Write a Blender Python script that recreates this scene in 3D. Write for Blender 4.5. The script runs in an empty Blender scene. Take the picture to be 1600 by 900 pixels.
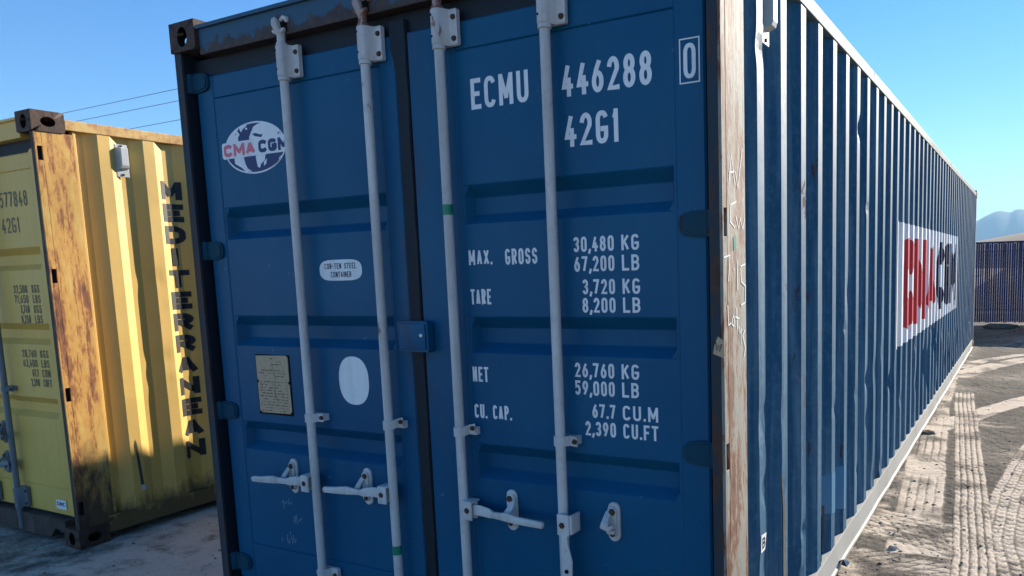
import bpy, bmesh, math, random
import numpy as np
from mathutils import Vector, Matrix

random.seed(7)
SC = bpy.context.scene
COL = SC.collection
R = math.radians

# ------------------------------------------------------------------ camera
cd = bpy.data.cameras.new("camera")
cam = bpy.data.objects.new("camera", cd)
COL.objects.link(cam)
SC.camera = cam
yaw, pitch, roll = -0.48986, -0.12162, -0.02971
fw = Vector((math.sin(yaw)*math.cos(pitch), math.cos(yaw)*math.cos(pitch), math.sin(pitch)))
rt = fw.cross(Vector((0, 0, 1))).normalized()
up = rt.cross(fw)
r2 = rt*math.cos(roll) + up*math.sin(roll)
u2 = -rt*math.sin(roll) + up*math.cos(roll)
M = Matrix((r2, u2, -fw)).transposed().to_4x4()
M.translation = Vector((3.22094, -2.16422, 1.52727))
cam.matrix_world = M
cd.sensor_width = 36
cd.lens = 1216.49/1600*36
cd.shift_x = -(959.09-800)/1600
cd.shift_y = (565.97-450)/1600
cd.clip_start = 0.05
cd.clip_end = 60000

# ------------------------------------------------------------------ world, sun, exposure
SUN = Vector((0.324, 1.0, 0.376)).normalized()
w = bpy.data.worlds.new("World")
SC.world = w
w.use_nodes = True
nt = w.node_tree
bg = nt.nodes["Background"]
sky = nt.nodes.new("ShaderNodeTexSky")
sky.sky_type = 'NISHITA'
sky.sun_disc = False
sky.sun_elevation = math.asin(SUN.z)
sky.sun_rotation = math.atan2(SUN.x, SUN.y)
sky.altitude = 2500
sky.air_density = 1.3
sky.dust_density = 0.1
sky.ozone_density = 4.0
hs = nt.nodes.new("ShaderNodeHueSaturation")
hs.inputs['Saturation'].default_value = 1.25
hs.inputs['Hue'].default_value = 0.509
nt.links.new(sky.outputs[0], hs.inputs['Color'])
nt.links.new(hs.outputs[0], bg.inputs[0])
bg.inputs[1].default_value = 0.08
sd = bpy.data.lights.new("sun", 'SUN')
sd.energy = 5.0
sd.angle = R(0.55)
sd.color = (1.0, 0.91, 0.78)
so = bpy.data.objects.new("sun", sd)
COL.objects.link(so)
so.rotation_euler = SUN.to_track_quat('Z', 'Y').to_euler()
so.location = (10, 20, 12)
vs = SC.view_settings
vs.view_transform = 'Standard'
vs.look = 'None'
vs.gamma = 1
vs.exposure = 1.4

# ------------------------------------------------------------------ helpers
def link(name, bm, mats, parent=None, smooth=False):
    me = bpy.data.meshes.new(name)
    bm.normal_update()
    bm.to_mesh(me)
    bm.free()
    o = bpy.data.objects.new(name, me)
    COL.objects.link(o)
    if not isinstance(mats, (list, tuple)):
        mats = [mats]
    for m in mats:
        me.materials.append(m)
    if parent:
        o.parent = parent
    if smooth:
        me.polygons.foreach_set('use_smooth', [True]*len(me.polygons))
        try:
            me.set_sharp_from_angle(angle=R(38))
        except Exception:
            pass
    return o

def tag(o, label=None, cat=None, group=None, kind=None):
    if label: o['label'] = label
    if cat: o['category'] = cat
    if group: o['group'] = group
    if kind: o['kind'] = kind
    return o

def empty(name, loc):
    o = bpy.data.objects.new(name, None)
    COL.objects.link(o)
    o.location = loc
    return o

def box(bm, x0, x1, y0, y1, z0, z1, mi=0, bev=0.0):
    v = [bm.verts.new(p) for p in ((x0,y0,z0),(x1,y0,z0),(x1,y1,z0),(x0,y1,z0),(x0,y0,z1),(x1,y0,z1),(x1,y1,z1),(x0,y1,z1))]
    fs = [bm.faces.new([v[i] for i in q]) for q in ((0,3,2,1),(4,5,6,7),(0,1,5,4),(1,2,6,5),(2,3,7,6),(3,0,4,7))]
    for f in fs: f.material_index = mi
    if bev > 0:
        es = set(e for f in fs for e in f.edges)
        r = bmesh.ops.bevel(bm, geom=list(es), offset=bev, segments=2, affect='EDGES', profile=0.6)
        for f in r['faces']: f.material_index = mi
    return v

def rings(bm, secs, cap=True, mi=0):
    """loft a list of closed sections (lists of points)"""
    rr = [[bm.verts.new(p) for p in s] for s in secs]
    n = len(rr[0])
    for a, b in zip(rr[:-1], rr[1:]):
        for i in range(n):
            f = bm.faces.new((a[i], a[(i+1) % n], b[(i+1) % n], b[i])); f.material_index = mi
    if cap:
        f = bm.faces.new(list(reversed(rr[0]))); f.material_index = mi
        f = bm.faces.new(rr[-1]); f.material_index = mi

def lathe_z(bm, cx, cy, prof, n=20, mi=0):
    """prof: list of (r,z), going up"""
    rings(bm, [[(cx+r*math.cos(2*math.pi*i/n), cy+r*math.sin(2*math.pi*i/n), z) for i in range(n)] for r, z in prof], mi=mi)

def lathe_y(bm, cx, cz, prof, n=14, mi=0):
    """prof: list of (r,y) from back (large y) to front"""
    rings(bm, [[(cx+r*math.cos(2*math.pi*i/n), y, cz+r*math.sin(2*math.pi*i/n)) for i in range(n)] for r, y in prof], mi=mi)

def stadium(bm, cx, cz, wd, ht, y0, y1, n=8, mi=0, bev=.003):
    def sec(k, y):
        r = wd/2-k
        p = []
        for i in range(n+1):
            a = math.pi*i/n
            p.append((cx+r*math.cos(a), y, cz+ht/2-wd/2+r*math.sin(a)))
        for i in range(n+1):
            a = math.pi+math.pi*i/n
            p.append((cx+r*math.cos(a), y, cz-ht/2+wd/2+r*math.sin(a)))
        return p
    rings(bm, [sec(0, y1), sec(0, y0+bev), sec(bev, y0)], mi=mi)

def extrude_xz(bm, pts, y0, y1, mi=0):
    rings(bm, [[(x, y1, z) for x, z in pts], [(x, y0, z) for x, z in pts]], mi=mi)

def bar(bm, pts, sizes, mi=0, flat=(0, -1, 0), n=10):
    """loft of superelliptic sections along pts; sizes=(half across, half in flat dir)"""
    pts = [Vector(p) for p in pts]
    secs = []
    for i, p in enumerate(pts):
        t = (pts[min(i+1, len(pts)-1)]-pts[max(i-1, 0)]).normalized()
        nrm = Vector(flat); nrm = (nrm-t*nrm.dot(t)).normalized()
        b = t.cross(nrm)
        hw, hd = sizes[i]
        s = []
        for k in range(n):
            a = 2*math.pi*k/n
            c, q = math.cos(a), math.sin(a)
            e = 0.6
            s.append(p+b*hw*math.copysign(abs(c)**e, c)+nrm*hd*math.copysign(abs(q)**e, q))
        secs.append(s)
    rings(bm, secs, mi=mi)

# ------------------------------------------------------------------ materials
def mat(name):
    m = bpy.data.materials.new(name)
    m.use_nodes = True
    t = m.node_tree
    return m, t, t.nodes['Principled BSDF']

def nnode(t, typ, **kw):
    n = t.nodes.new(typ)
    for k, v in kw.items():
        if k.startswith('i_'):
            key = k[2:].replace('_', ' ')
            n.inputs[key].default_value = v
        else:
            setattr(n, k, v)
    return n

def noise(t, vec, scale, detail=4, rough=.55, sc=(1, 1, 1), dist=0.0):
    mp = t.nodes.new('ShaderNodeMapping')
    mp.inputs['Scale'].default_value = sc
    t.links.new(vec, mp.inputs[0])
    n = t.nodes.new('ShaderNodeTexNoise')
    n.inputs['Scale'].default_value = scale
    n.inputs['Detail'].default_value = detail
    n.inputs['Roughness'].default_value = rough
    n.inputs['Distortion'].default_value = dist
    t.links.new(mp.outputs[0], n.inputs['Vector'])
    return n.outputs['Fac']

def ramp(t, fac, stops):
    r = t.nodes.new('ShaderNodeValToRGB')
    e = r.color_ramp.elements
    while len(e) < len(stops): e.new(0.5)
    for i, (p, c) in enumerate(stops):
        e[i].position = p
        e[i].color = (c, c, c, 1) if isinstance(c, (int, float)) else (*c, 1)
    t.links.new(fac, r.inputs[0])
    return r.outputs[0]

def mix(t, fac, a, b, typ='MIX'):
    m = t.nodes.new('ShaderNodeMix')
    m.data_type = 'RGBA'
    m.blend_type = typ
    for s, v in ((0, fac), (6, a), (7, b)):
        if isinstance(v, (int, float)): m.inputs[s].default_value = v
        elif isinstance(v, tuple): m.inputs[s].default_value = (*v, 1)
        else: t.links.new(v, m.inputs[s])
    return m.outputs[2]

def math_n(t, op, a, b=0.0):
    m = t.nodes.new('ShaderNodeMath'); m.operation = op
    for s, v in ((0, a), (1, b)):
        if isinstance(v, (int, float)): m.inputs[s].default_value = v
        else: t.links.new(v, m.inputs[s])
    return m.outputs[0]

def bump(t, b, h, strength, dist=.002):
    n = t.nodes.new('ShaderNodeBump')
    n.inputs['Strength'].default_value = strength
    n.inputs['Distance'].default_value = dist
    t.links.new(h, n.inputs['Height'])
    t.links.new(n.outputs[0], b.inputs['Normal'])

def objvec(t):
    return t.nodes.new('ShaderNodeTexCoord').outputs['Object']

def paint(name, base, alt, rust=.5, rough=.42, dust=0.3, dustc=(.30, .27, .23), spec=.5, rustc=((.10, .035, .015), (.035, .018, .012)), chips=.67, fade=None):
    m, t, b = mat(name)
    v = objvec(t)
    big = noise(t, v, 1.7, 3)
    c = mix(t, ramp(t, big, [(.3, 0.0), (.7, 1.0)]), base, alt)
    streak = noise(t, v, 6, 5, .6, (3, 3, .22))
    c = mix(t, math_n(t, 'MULTIPLY', ramp(t, streak, [(.45, 0.0), (.75, 1.0)]), dust), c, dustc)
    grime = noise(t, v, 30, 5, .7)
    c = mix(t, math_n(t, 'MULTIPLY', ramp(t, grime, [(.5, 0.0), (.8, 1.0)]), dust*.6), c, dustc)
    r1 = noise(t, v, 9, 8, .72, (1, 1, .45), .3)
    r2_ = noise(t, v, 2.3, 3, .5)
    rr = math_n(t, 'ADD', r1, math_n(t, 'MULTIPLY', math_n(t, 'SUBTRACT', r2_, .5), .35))
    mask = ramp(t, rr, [(chips, 0.0), (chips+.012, 1.0)])
    halo = ramp(t, rr, [(chips-.05, 0.0), (chips+.01, .6)])
    rc = mix(t, noise(t, v, 60, 4), rustc[0], rustc[1])
    if rust > 0:
        c = mix(t, math_n(t, 'MULTIPLY', halo, rust*.5), c, rustc[0])
        c = mix(t, math_n(t, 'MULTIPLY', mask, rust), c, rc)
    t.links.new(c, b.inputs['Base Color'])
    rgh = math_n(t, 'ADD', math_n(t, 'MULTIPLY', mask, .35), math_n(t, 'ADD', rough-.08, math_n(t, 'MULTIPLY', grime, .16)))
    t.links.new(rgh, b.inputs['Roughness'])
    b.inputs['Specular IOR Level'].default_value = spec
    hh = math_n(t, 'ADD', math_n(t, 'MULTIPLY', noise(t, v, 3.5, 3), 2.2), math_n(t, 'ADD', math_n(t, 'MULTIPLY', mask, -.5), math_n(t, 'MULTIPLY', grime, .25)))
    bump(t, b, hh, .35, .004)
    return m

def plain(name, c, rough=.5, spec=.5, var=.25, metal=0, sc=25):
    m, t, b = mat(name)
    v = objvec(t)
    n = noise(t, v, sc, 5, .6)
    cc = mix(t, n, tuple(x*(1-var) for x in c), tuple(min(1, x*(1+var)) for x in c))
    t.links.new(cc, b.inputs['Base Color'])
    b.inputs['Roughness'].default_value = rough
    b.inputs['Specular IOR Level'].default_value = spec
    b.inputs['Metallic'].default_value = metal
    bump(t, b, n, .2, .002)
    return m

def flaking(name, cols, stops, scz=.12, scale=14, rough=.75, bmp=.5):
    """peeling, vertically streaked paint: cols run along a ramp of stretched noise"""
    m, t, b = mat(name)
    v = objvec(t)
    n1 = noise(t, v, scale, 8, .68, (1, 1, scz), .4)
    n2 = noise(t, v, scale*3.5, 6, .7, (1, 1, .35), .3)
    n3 = noise(t, v, 3.0, 3)
    f = math_n(t, 'ADD', math_n(t, 'MULTIPLY', n1, .6), math_n(t, 'ADD', math_n(t, 'MULTIPLY', n2, .28), math_n(t, 'MULTIPLY', n3, .12)))
    c = ramp(t, f, list(zip(stops, cols)))
    c = mix(t, math_n(t, 'MULTIPLY', noise(t, v, 90, 3), .5), c, (.5, .5, .5), 'OVERLAY')
    t.links.new(c, b.inputs['Base Color'])
    b.inputs['Roughness'].default_value = rough
    bump(t, b, f, bmp, .012)
    return m

MT = {}
MT['blue'] = paint('blue_door_paint', (.0012, .072, .165), (.0045, .096, .195), rust=.5, rough=.40, dust=.14, dustc=(.05, .10, .15), chips=.72, spec=.17)
MT['blue_side'] = paint('blue_side_paint', (.009, .072, .140), (.018, .098, .175), rust=.75, rough=.62, dust=.42, dustc=(.24, .36, .44), chips=.66, spec=.15)  # pale blue dust: chalky fading, plus sheen of the flats painted in
MT['blue_header'] = paint('header_paint', (.006, .05, .12), (.01, .055, .11), rust=.9, rough=.5, dust=.12, chips=.60, dustc=(.1, .12, .12))
def header_mat(name, base, alt, z0, z1):
    m, t, b = mat(name)
    v = objvec(t)
    sep = t.nodes.new('ShaderNodeSeparateXYZ'); t.links.new(v, sep.inputs[0])
    g = t.nodes.new('ShaderNodeMapRange'); g.inputs[1].default_value = z1; g.inputs[2].default_value = z0
    t.links.new(sep.outputs[2], g.inputs[0])
    n1 = noise(t, v, 14, 8, .7, (1, 1, .8), .3); n2 = noise(t, v, 5, 5, .6, (1, 1, .15))
    c = mix(t, ramp(t, noise(t, v, 8, 5, .6, (1, 1, .2)), [(.35, 0.0), (.65, 1.0)]), base, alt)
    f = math_n(t, 'ADD', math_n(t, 'MULTIPLY', g.outputs[0], .34), math_n(t, 'ADD', math_n(t, 'MULTIPLY', n1, .55), math_n(t, 'MULTIPLY', n2, .30)))
    rm = ramp(t, f, [(.60, 0.0), (.64, 1.0)])
    rc = ramp(t, noise(t, v, 40, 5, .7), [(.35, (.018, .012, .012)), (.6, (.055, .028, .018)), (.75, (.12, .06, .035))])
    t.links.new(mix(t, rm, c, rc), b.inputs['Base Color'])
    b.inputs['Roughness'].default_value = .6
    bump(t, b, f, .4, .006)
    return m
MT['blue_header'] = header_mat('header_paint', (.010, .075, .15), (.018, .07, .11), 2.44, 2.56)
MT['teal'] = paint('hinge_paint', (.004, .045, .085), (.008, .06, .09), rust=.8, rough=.6, dust=.12, chips=.60, spec=.12, dustc=(.06, .09, .10))
MT['blue_rail'] = paint('bottom_rail_paint', (.36, .36, .33), (.30, .31, .30), rust=.6, rough=.7, dust=.55, spec=.2, dustc=(.42, .35, .27), chips=.66)
MT['top_rail'] = paint('top_rail_paint', (.12, .18, .21), (.16, .19, .20), rust=.7, rough=.7, dust=.5, dustc=(.30, .27, .22), chips=.63, spec=.15)
MT['post_side'] = flaking('flaking_post_paint', [(.07, .028, .014), (.175, .072, .034), (.24, .195, .145), (.27, .255, .21), (.15, .205, .195), (.33, .32, .27)], [.39, .47, .50, .55, .61, .66], scz=.2, scale=17)
MT['post_front'] = flaking('post_front_paint', [(.03, .014, .01), (.07, .032, .02), (.02, .03, .04), (.015, .035, .055), (.10, .10, .09)], [.38, .45, .5, .6, .68], scz=.3)
MT['rust_cast'] = flaking('rusty_casting', [(.022, .012, .009), (.05, .024, .015), (.075, .035, .02), (.04, .03, .028)], [.38, .47, .55, .64], scz=1, scale=22)
MT['black'] = plain('rubber_and_slot_shade', (.007, .013, .022), .6, .3)
MT['hole'] = plain('hole_shade_dark_steel', (.01, .008, .007), .9, .1)  # near-black paints the shade in holes; also serves floor and plate frame
MT['rod'] = paint('galvanised_rod', (.66, .64, .61), (.54, .52, .50), rust=.75, rough=.55, dust=.6, dustc=(.22, .20, .18), chips=.645, rustc=((.2, .09, .05), (.12, .05, .03)))
MT['rod_rust'] = paint('galvanised_rusted', (.50, .42, .40), (.34, .22, .18), rust=.9, rough=.6, dust=.5, dustc=(.22, .11, .08), chips=.47, rustc=((.24, .11, .07), (.12, .05, .03)))
MT['bolt'] = plain('rusty_bolt', (.075, .038, .025), .75, .3, .5, sc=150)
MT['white'] = paint('white_marking', (.84, .84, .83), (.76, .77, .77), rust=.35, rough=.5, dust=.35, dustc=(.40, .42, .44), chips=.69, rustc=((.10, .14, .20), (.06, .10, .16)))
MT['white_side'] = plain('white_logo_paint', (.80, .79, .77), .6, .1, .08)
MT['red'] = plain('red_logo_paint', (.55, .045, .055), .6, .08, .1)
MT['red_faded'] = plain('faded_red_marking', (.75, .16, .20), .5, .4, .06)
MT['navy'] = plain('navy_marking', (.012, .03, .13), .5, .4, .1)
MT['navy_side'] = plain('navy_logo_paint', (.012, .025, .07), .7, .04, .1)
MT['green'] = plain('green_tape', (.0, .20, .11), .45, .5, .1)
MT['paper'] = plain('yellowed_paper', (.52, .37, .23), .8, .2, .25, sc=60)
MT['ink'] = plain('faded_ink', (.10, .085, .06), .8, .2, .3)
MT['inkb'] = plain('black_ink', (.02, .02, .025), .7, .2, .1)
MT['chalk'] = plain('chalk_marks', (.22, .30, .36), .9, .1, .5, sc=180)
MT['chalkw'] = plain('white_marker', (.72, .72, .68), .7, .2, .15, sc=120)
MT['blue_patch'] = plain('touch_up_paint', (.025, .17, .30), .4, .5, .08)
MT['patch_rust'] = flaking('rust_patch', [(.03, .02, .015), (.08, .05, .035), (.05, .06, .06), (.18, .11, .07)], [.38, .47, .55, .64], scz=.4)
MT['yellow'] = paint('yellow_side_paint', (.70, .43, .095), (.74, .48, .13), rust=.8, rough=.5, dust=.22, dustc=(.50, .37, .16), chips=.70, rustc=((.22, .08, .03), (.07, .03, .02)))
_m = MT['blue']; _t = _m.node_tree; _b = _t.nodes['Principled BSDF']
_src = _b.inputs['Base Color'].links[0].from_socket
_v = objvec(_t); _s = _t.nodes.new('ShaderNodeSeparateXYZ'); _t.links.new(_v, _s.inputs[0])
_d = math_n(_t, 'ABSOLUTE', math_n(_t, 'SUBTRACT', _s.outputs[0], 1.215))
_g = _t.nodes.new('ShaderNodeMapRange'); _g.inputs[1].default_value = .13; _g.inputs[2].default_value = .03; _t.links.new(_d, _g.inputs[0])
_f = math_n(_t, 'MULTIPLY', _g.outputs[0], ramp(_t, noise(_t, _v, 5, 6, .65, (1, 1, .25), .3), [(.46, 0.0), (.62, 1.0)]))
_c = mix(_t, math_n(_t, 'MULTIPLY', _f, .75), _src, (.055, .045, .060))
# small scuffs and drips
_n = noise(_t, _v, 16, 7, .75, (1, 1, .35), .2)
_c = mix(_t, ramp(_t, _n, [(.665, 0.0), (.70, .55)]), _c, (.02, .025, .035))
_n2 = noise(_t, _v, 34, 3, .5)
_c = mix(_t, ramp(_t, _n2, [(.745, 0.0), (.765, .6)]), _c, (.20, .26, .32))
_t.links.new(_c, _b.inputs['Base Color'])
MT['yellow_door'] = paint('yellow_door_paint', (.68, .42, .075), (.72, .46, .10), rust=.5, rough=.5, dust=.2, dustc=(.33, .23, .08), chips=.74, rustc=((.22, .08, .03), (.07, .03, .02)))
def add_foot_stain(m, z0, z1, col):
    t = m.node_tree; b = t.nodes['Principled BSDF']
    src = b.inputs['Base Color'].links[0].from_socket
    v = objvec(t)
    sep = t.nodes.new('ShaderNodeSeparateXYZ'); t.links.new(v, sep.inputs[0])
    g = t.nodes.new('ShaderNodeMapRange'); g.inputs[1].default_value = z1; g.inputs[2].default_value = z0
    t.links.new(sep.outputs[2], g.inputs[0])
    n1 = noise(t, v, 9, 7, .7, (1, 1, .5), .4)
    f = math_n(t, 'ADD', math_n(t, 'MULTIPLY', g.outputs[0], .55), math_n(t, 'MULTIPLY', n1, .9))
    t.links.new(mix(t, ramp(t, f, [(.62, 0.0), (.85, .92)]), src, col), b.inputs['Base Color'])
add_foot_stain(MT['yellow'], .05, .36, (.10, .065, .03))
MT['yellow_rail'] = flaking('yellow_rail_paint', [(.20, .08, .03), (.52, .27, .09), (.64, .40, .13), (.68, .48, .19)], [.36, .44, .5, .6], scz=1, scale=9, bmp=.2)
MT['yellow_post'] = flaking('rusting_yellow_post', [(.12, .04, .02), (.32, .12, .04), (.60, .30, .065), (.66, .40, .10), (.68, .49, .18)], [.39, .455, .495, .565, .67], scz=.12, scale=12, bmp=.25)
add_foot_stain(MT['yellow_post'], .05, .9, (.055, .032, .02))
MT['ydark'] = flaking('dark_rust_sill', [(.02, .014, .012), (.045, .028, .022), (.06, .05, .045), (.16, .12, .05)], [.36, .46, .56, .66], scz=1, scale=10)
MT['rodgrey'] = paint('grey_rod_paint', (.14, .18, .21), (.11, .14, .17), rust=.5, rough=.5, dust=.3, chips=.70)
MT['ventw'] = plain('pale_plastic', (.50, .52, .50), .5, .4, .08)
MT['yink'] = plain('grey_brown_lettering', (.16, .13, .075), .6, .3, .2)
MT['yblack'] = plain('black_lettering', (.018, .018, .02), .5, .4, .2)
MT['yline'] = plain('grey_shadow_paint', (.17, .16, .13), .6, .3, .15)

# ------------------------------------------------------------------ stroke lettering
def arc(cx, cy, rx, ry, a0, a1, n=6):
    return [(cx+rx*math.cos(R(a0+(a1-a0)*i/n)), cy+ry*math.sin(R(a0+(a1-a0)*i/n))) for i in range(n+1)]
_r = .42; _q = .24   # corner radii, as shares of width and height
def _O():
    return arc(1-_r, 1-_q, _r, _q, 0, 90)+arc(_r, 1-_q, _r, _q, 90, 180)+arc(_r, _q, _r, _q, 180, 270)+arc(1-_r, _q, _r, _q, 270, 360)
G = {  # centre lines in a unit box; last flag closed
 'O': [(_O(), 1)], '0': [(_O(), 1)],
 '1': [([(.75, 1), (.75, 0)], 0), ([(.70, .96), (.25, .80)], 0)],
 '2': [(arc(.5, .72, .5, .28, 170, -20, 9)+[(0, 0), (1, 0)], 0)],
 '3': [(arc(.5, .76, .5, .24, 160, -80, 9)+arc(.5, .26, .5, .26, 80, -160, 9), 0)],
 '4': [([(1.0, .27), (0, .27), (.62, 1)], 0), ([(.70, .50), (.70, 0)], 0)],
 '5': [([(.95, 1), (.1, 1), (.05, .56)]+arc(.48, .33, .52, .33, 120, -150, 10), 0)],
 '6': [(arc(.5, .30, .5, .30, 0, 360, 18), 1), ([(.74, 1), (.35, .72), (.06, .42)], 0)],
 '7': [([(0, 1), (1, 1)], 0), ([(.98, .98), (.32, 0)], 0)],
 '8': [(arc(.5, .76, .44, .24, 0, 360, 16), 1), (arc(.5, .27, .5, .27, 0, 360, 16), 1)],
 '9': [(arc(.5, .70, .5, .30, 0, 360, 18), 1), ([(.26, 0), (.65, .28), (.94, .58)], 0)],
 'A': [([(0, 0), (.47, 1)], 0), ([(.53, 1), (1, 0)], 0), ([(.20, .28), (.80, .28)], 0)],
 'B': [([(0, 0), (0, 1)], 0), ([(0, 1)]+arc(.55, .76, .40, .24, 90, -90, 8)+[(0, .52)], 0), ([(.0, .52)]+arc(.55, .26, .45, .26, 90, -90, 8)+[(0, 0)], 0)],
 'C': [(arc(1-_r, 1-_q, _r, _q, 22, 90)+arc(_r, 1-_q, _r, _q, 90, 180)+arc(_r, _q, _r, _q, 180, 270)+arc(1-_r, _q, _r, _q, 270, 338), 0)],
 'D': [([(0, 0), (0, 1)]+arc(.5, .65, .5, .35, 90, 0)+arc(.5, .35, .5, .35, 0, -90), 1)],
 'E': [([(1, 1), (0, 1), (0, 0), (1, 0)], 0), ([(0, .5), (.8, .5)], 0)],
 'F': [([(1, 1), (0, 1), (0, 0)], 0), ([(0, .5), (.8, .5)], 0)],
 'G': [(arc(1-_r, 1-_q, _r, _q, 25, 90)+arc(_r, 1-_q, _r, _q, 90, 180)+arc(_r, _q, _r, _q, 180, 270)+arc(1-_r, _q, _r, _q, 270, 360)+[(1, .44), (.58, .44)], 0)],
 'I': [([(.5, 0), (.5, 1)], 0)],
 'K': [([(0, 0), (0, 1)], 0), ([(1, 1), (0, .38)], 0), ([(.35, .60), (1, 0)], 0)],
 'L': [([(0, 1), (0, 0), (1, 0)], 0)],
 'M': [([(0, 0), (0, 1)], 0), ([(.04, 1), (.5, .2)], 0), ([(.5, .2), (.96, 1)], 0), ([(1, 1), (1, 0)], 0)],
 'N': [([(0, 0), (0, 1)], 0), ([(0, 1), (1, 0)], 0), ([(1, 0), (1, 1)], 0)],
 'P': [([(0, 0), (0, 1)], 0), ([(0, 1)]+arc(.55, .74, .45, .26, 90, -90, 8)+[(0, .48)], 0)],
 'R': [([(0, 0), (0, 1)], 0), ([(0, 1)]+arc(.55, .74, .45, .26, 90, -90, 8)+[(0, .48)], 0), ([(.45, .48), (1, 0)], 0)],
 'S': [(arc(.5, .75, .5, .25, 10, 90, 4)+arc(.5, .75, .5, .25, 90, 240, 6)[1:]+[(.72, .5)]+arc(.5, .26, .5, .26, 50, -90, 6)+arc(.5, .26, .5, .26, -90, -175, 4)[1:], 0)],
 'T': [([(0, 1), (1, 1)], 0), ([(.5, 1), (.5, 0)], 0)],
 'U': [([(0, 1)]+arc(_r, _q, _r, _q, 180, 270)+arc(1-_r, _q, _r, _q, 270, 360)+[(1, 1)], 0)],
 'W': [([(0, 1), (.25, 0), (.5, .8), (.75, 0), (1, 1)], 0)],
 'X': [([(0, 0), (1, 1)], 0), ([(0, 1), (1, 0)], 0)],
 '-': [([(.1, .5), (.9, .5)], 0)], '.': [([(.5, 0), (.5, .05)], 0)], ',': [([(.7, .06), (.3, -.14)], 0)],
}
GW = {'1': .55, '.': .25, ',': .25, 'I': .3, ' ': .8, 'M': 1.25, 'W': 1.3, '-': .7, 'L': .9, 'E': .92, 'F': .92}

def ribbon(bm, pts, t, place, lift, closed=False, mi=0):
    P = [Vector(p) for p in pts]
    Q = [P[0]]
    for p in P[1:]:
        if (p-Q[-1]).length > 1e-6: Q.append(p)
    if closed and (Q[0]-Q[-1]).length < 1e-6: Q.pop()
    n = len(Q)
    L, Rr = [], []
    for i in range(n):
        if closed: a, b = Q[i-1], Q[(i+1) % n]
        else: a, b = (Q[i-1] if i else None), (Q[i+1] if i < n-1 else None)
        d1 = (Q[i]-a).normalized() if a is not None else None
        d2 = (b-Q[i]).normalized() if b is not None else None
        if d1 is None: d1 = d2
        if d2 is None: d2 = d1
        n1 = Vector((-d1.y, d1.x)); n2 = Vector((-d2.y, d2.x))
        m = n1+n2
        if m.length < 1e-4: m = n1.copy()
        m.normalize()
        k = 1/max(.7, m.dot(n1))
        L.append(Q[i]+m*t/2*k); Rr.append(Q[i]-m*t/2*k)
    vl = [bm.verts.new(place(p.x, p.y, lift)) for p in L]
    vr = [bm.verts.new(place(p.x, p.y, lift)) for p in Rr]
    rng = range(n) if closed else range(n-1)
    for i in rng:
        j = (i+1) % n
        try:
            f = bm.faces.new((vl[i], vr[i], vr[j], vl[j])); f.material_index = mi
        except ValueError: pass

def write(bm, s, x0, x1, z0, z1, t, place, mi=0, gap=.31, tx=None):
    """s laid out to fill x0..x1, z0..z1 with stroke t"""
    tot = sum(GW.get(c, 1) for c in s)+gap*(len(s)-1)
    u = (x1-x0)/tot
    x = x0
    for c in s:
        wd = GW.get(c, 1)*u
        if c in G:
            for k, (pts, cl) in enumerate(G[c]):
                iw = max(wd-t, .001); ih = (z1-z0)-t
                if c in '.,': iw = t; 
                pp = [(x+t/2+px*iw, z0+t/2+pz*ih) for px, pz in pts]
                if not cl:
                    def ext(p, q):
                        d = Vector(p)-Vector(q); d.normalize()
                        dx, dz = abs(d.x), abs(d.y)
                        return (p[0]+d.x*t/2*(1 if dz < .1 or dx < .1 else .35), p[1]+d.y*t/2*(1 if dz < .1 or dx < .1 else .35))
                    pp = [ext(pp[0], pp[1])]+pp[1:-1]+[ext(pp[-1], pp[-2])] if len(pp) > 1 else pp
                if c == '.': pp = [(x+wd/2, z0), (x+wd/2, z0+t*1.1)]
                if c == ',': pp = [(x+wd/2+t*.3, z0+t*1.1), (x+wd/2-t*.3, z0-t*.8)]
                ribbon(bm, pp, t, place, .0003*k, cl, mi)
        x += wd+gap*u

def poly(bm, pts, place, lift=0, mi=0):
    f = bm.faces.new([bm.verts.new(place(x, z, lift)) for x, z in pts]); f.material_index = mi
    return f

def fronty(y0):
    return lambda x, z, l: (x, y0-l, z)

# ------------------------------------------------------------------ corrugated side
PER = .278; OUT0 = .355; XO = 2.430; DEP = .036
def prof(y):
    q = (y-OUT0) % PER
    if q < .072: return 0.0
    if q < .140: return DEP*(q-.072)/.068
    if q < .210: return DEP
    return DEP*(1-(q-.210)/.068)
YEND = 12.07
BRK = [.215]
k = -1
while True:
    for o in (0, .072, .140, .210):
        yy = OUT0+k*PER+o
        if .216 < yy < YEND: BRK.append(yy)
    k += 1
    if OUT0+k*PER > YEND: break
BRK.append(YEND)
rd = random.Random(11)
DENTS = []
for i in range(55):
    kk = rd.randint(0, 41)
    DENTS.append((OUT0+kk*PER+rd.choice((.0, .02, .036, .072)), min(2.35, max(.22, rd.gauss(.75, .42))), rd.uniform(.004, .013), rd.uniform(.03, .06), rd.uniform(.02, .09)))
for yy, zz, a, s in ((5.15, .62, .026, .10), (5.42, .55, .03, .12), (6.0, .75, .024, .1), (6.3, .6, .03, .12), (3.2, .72, .02, .05), (2.4, .62, .018, .05), (.43, .98, .016, .05), (.43, .74, .014, .05), (2.1, 2.2, .018, .04), (6.9, 1.9, .02, .05), (8.8, .5, .02, .08), (.39, 2.22, .010, .04)):
    DENTS.append((yy, zz, a, .045, s))
def dent(y, z, lst):
    d = 0.0
    for a, b, amp, sy, sz in lst:
        u = (y-a)/sy
        if -3 < u < 3:
            v = (z-b)/sz
            if -3 < v < 3: d += amp*math.exp(-u*u-v*v)
    return min(d, .034)
def side_x(y, z, dents=DENTS):
    return XO-prof(y)-dent(y, z, dents)

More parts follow.
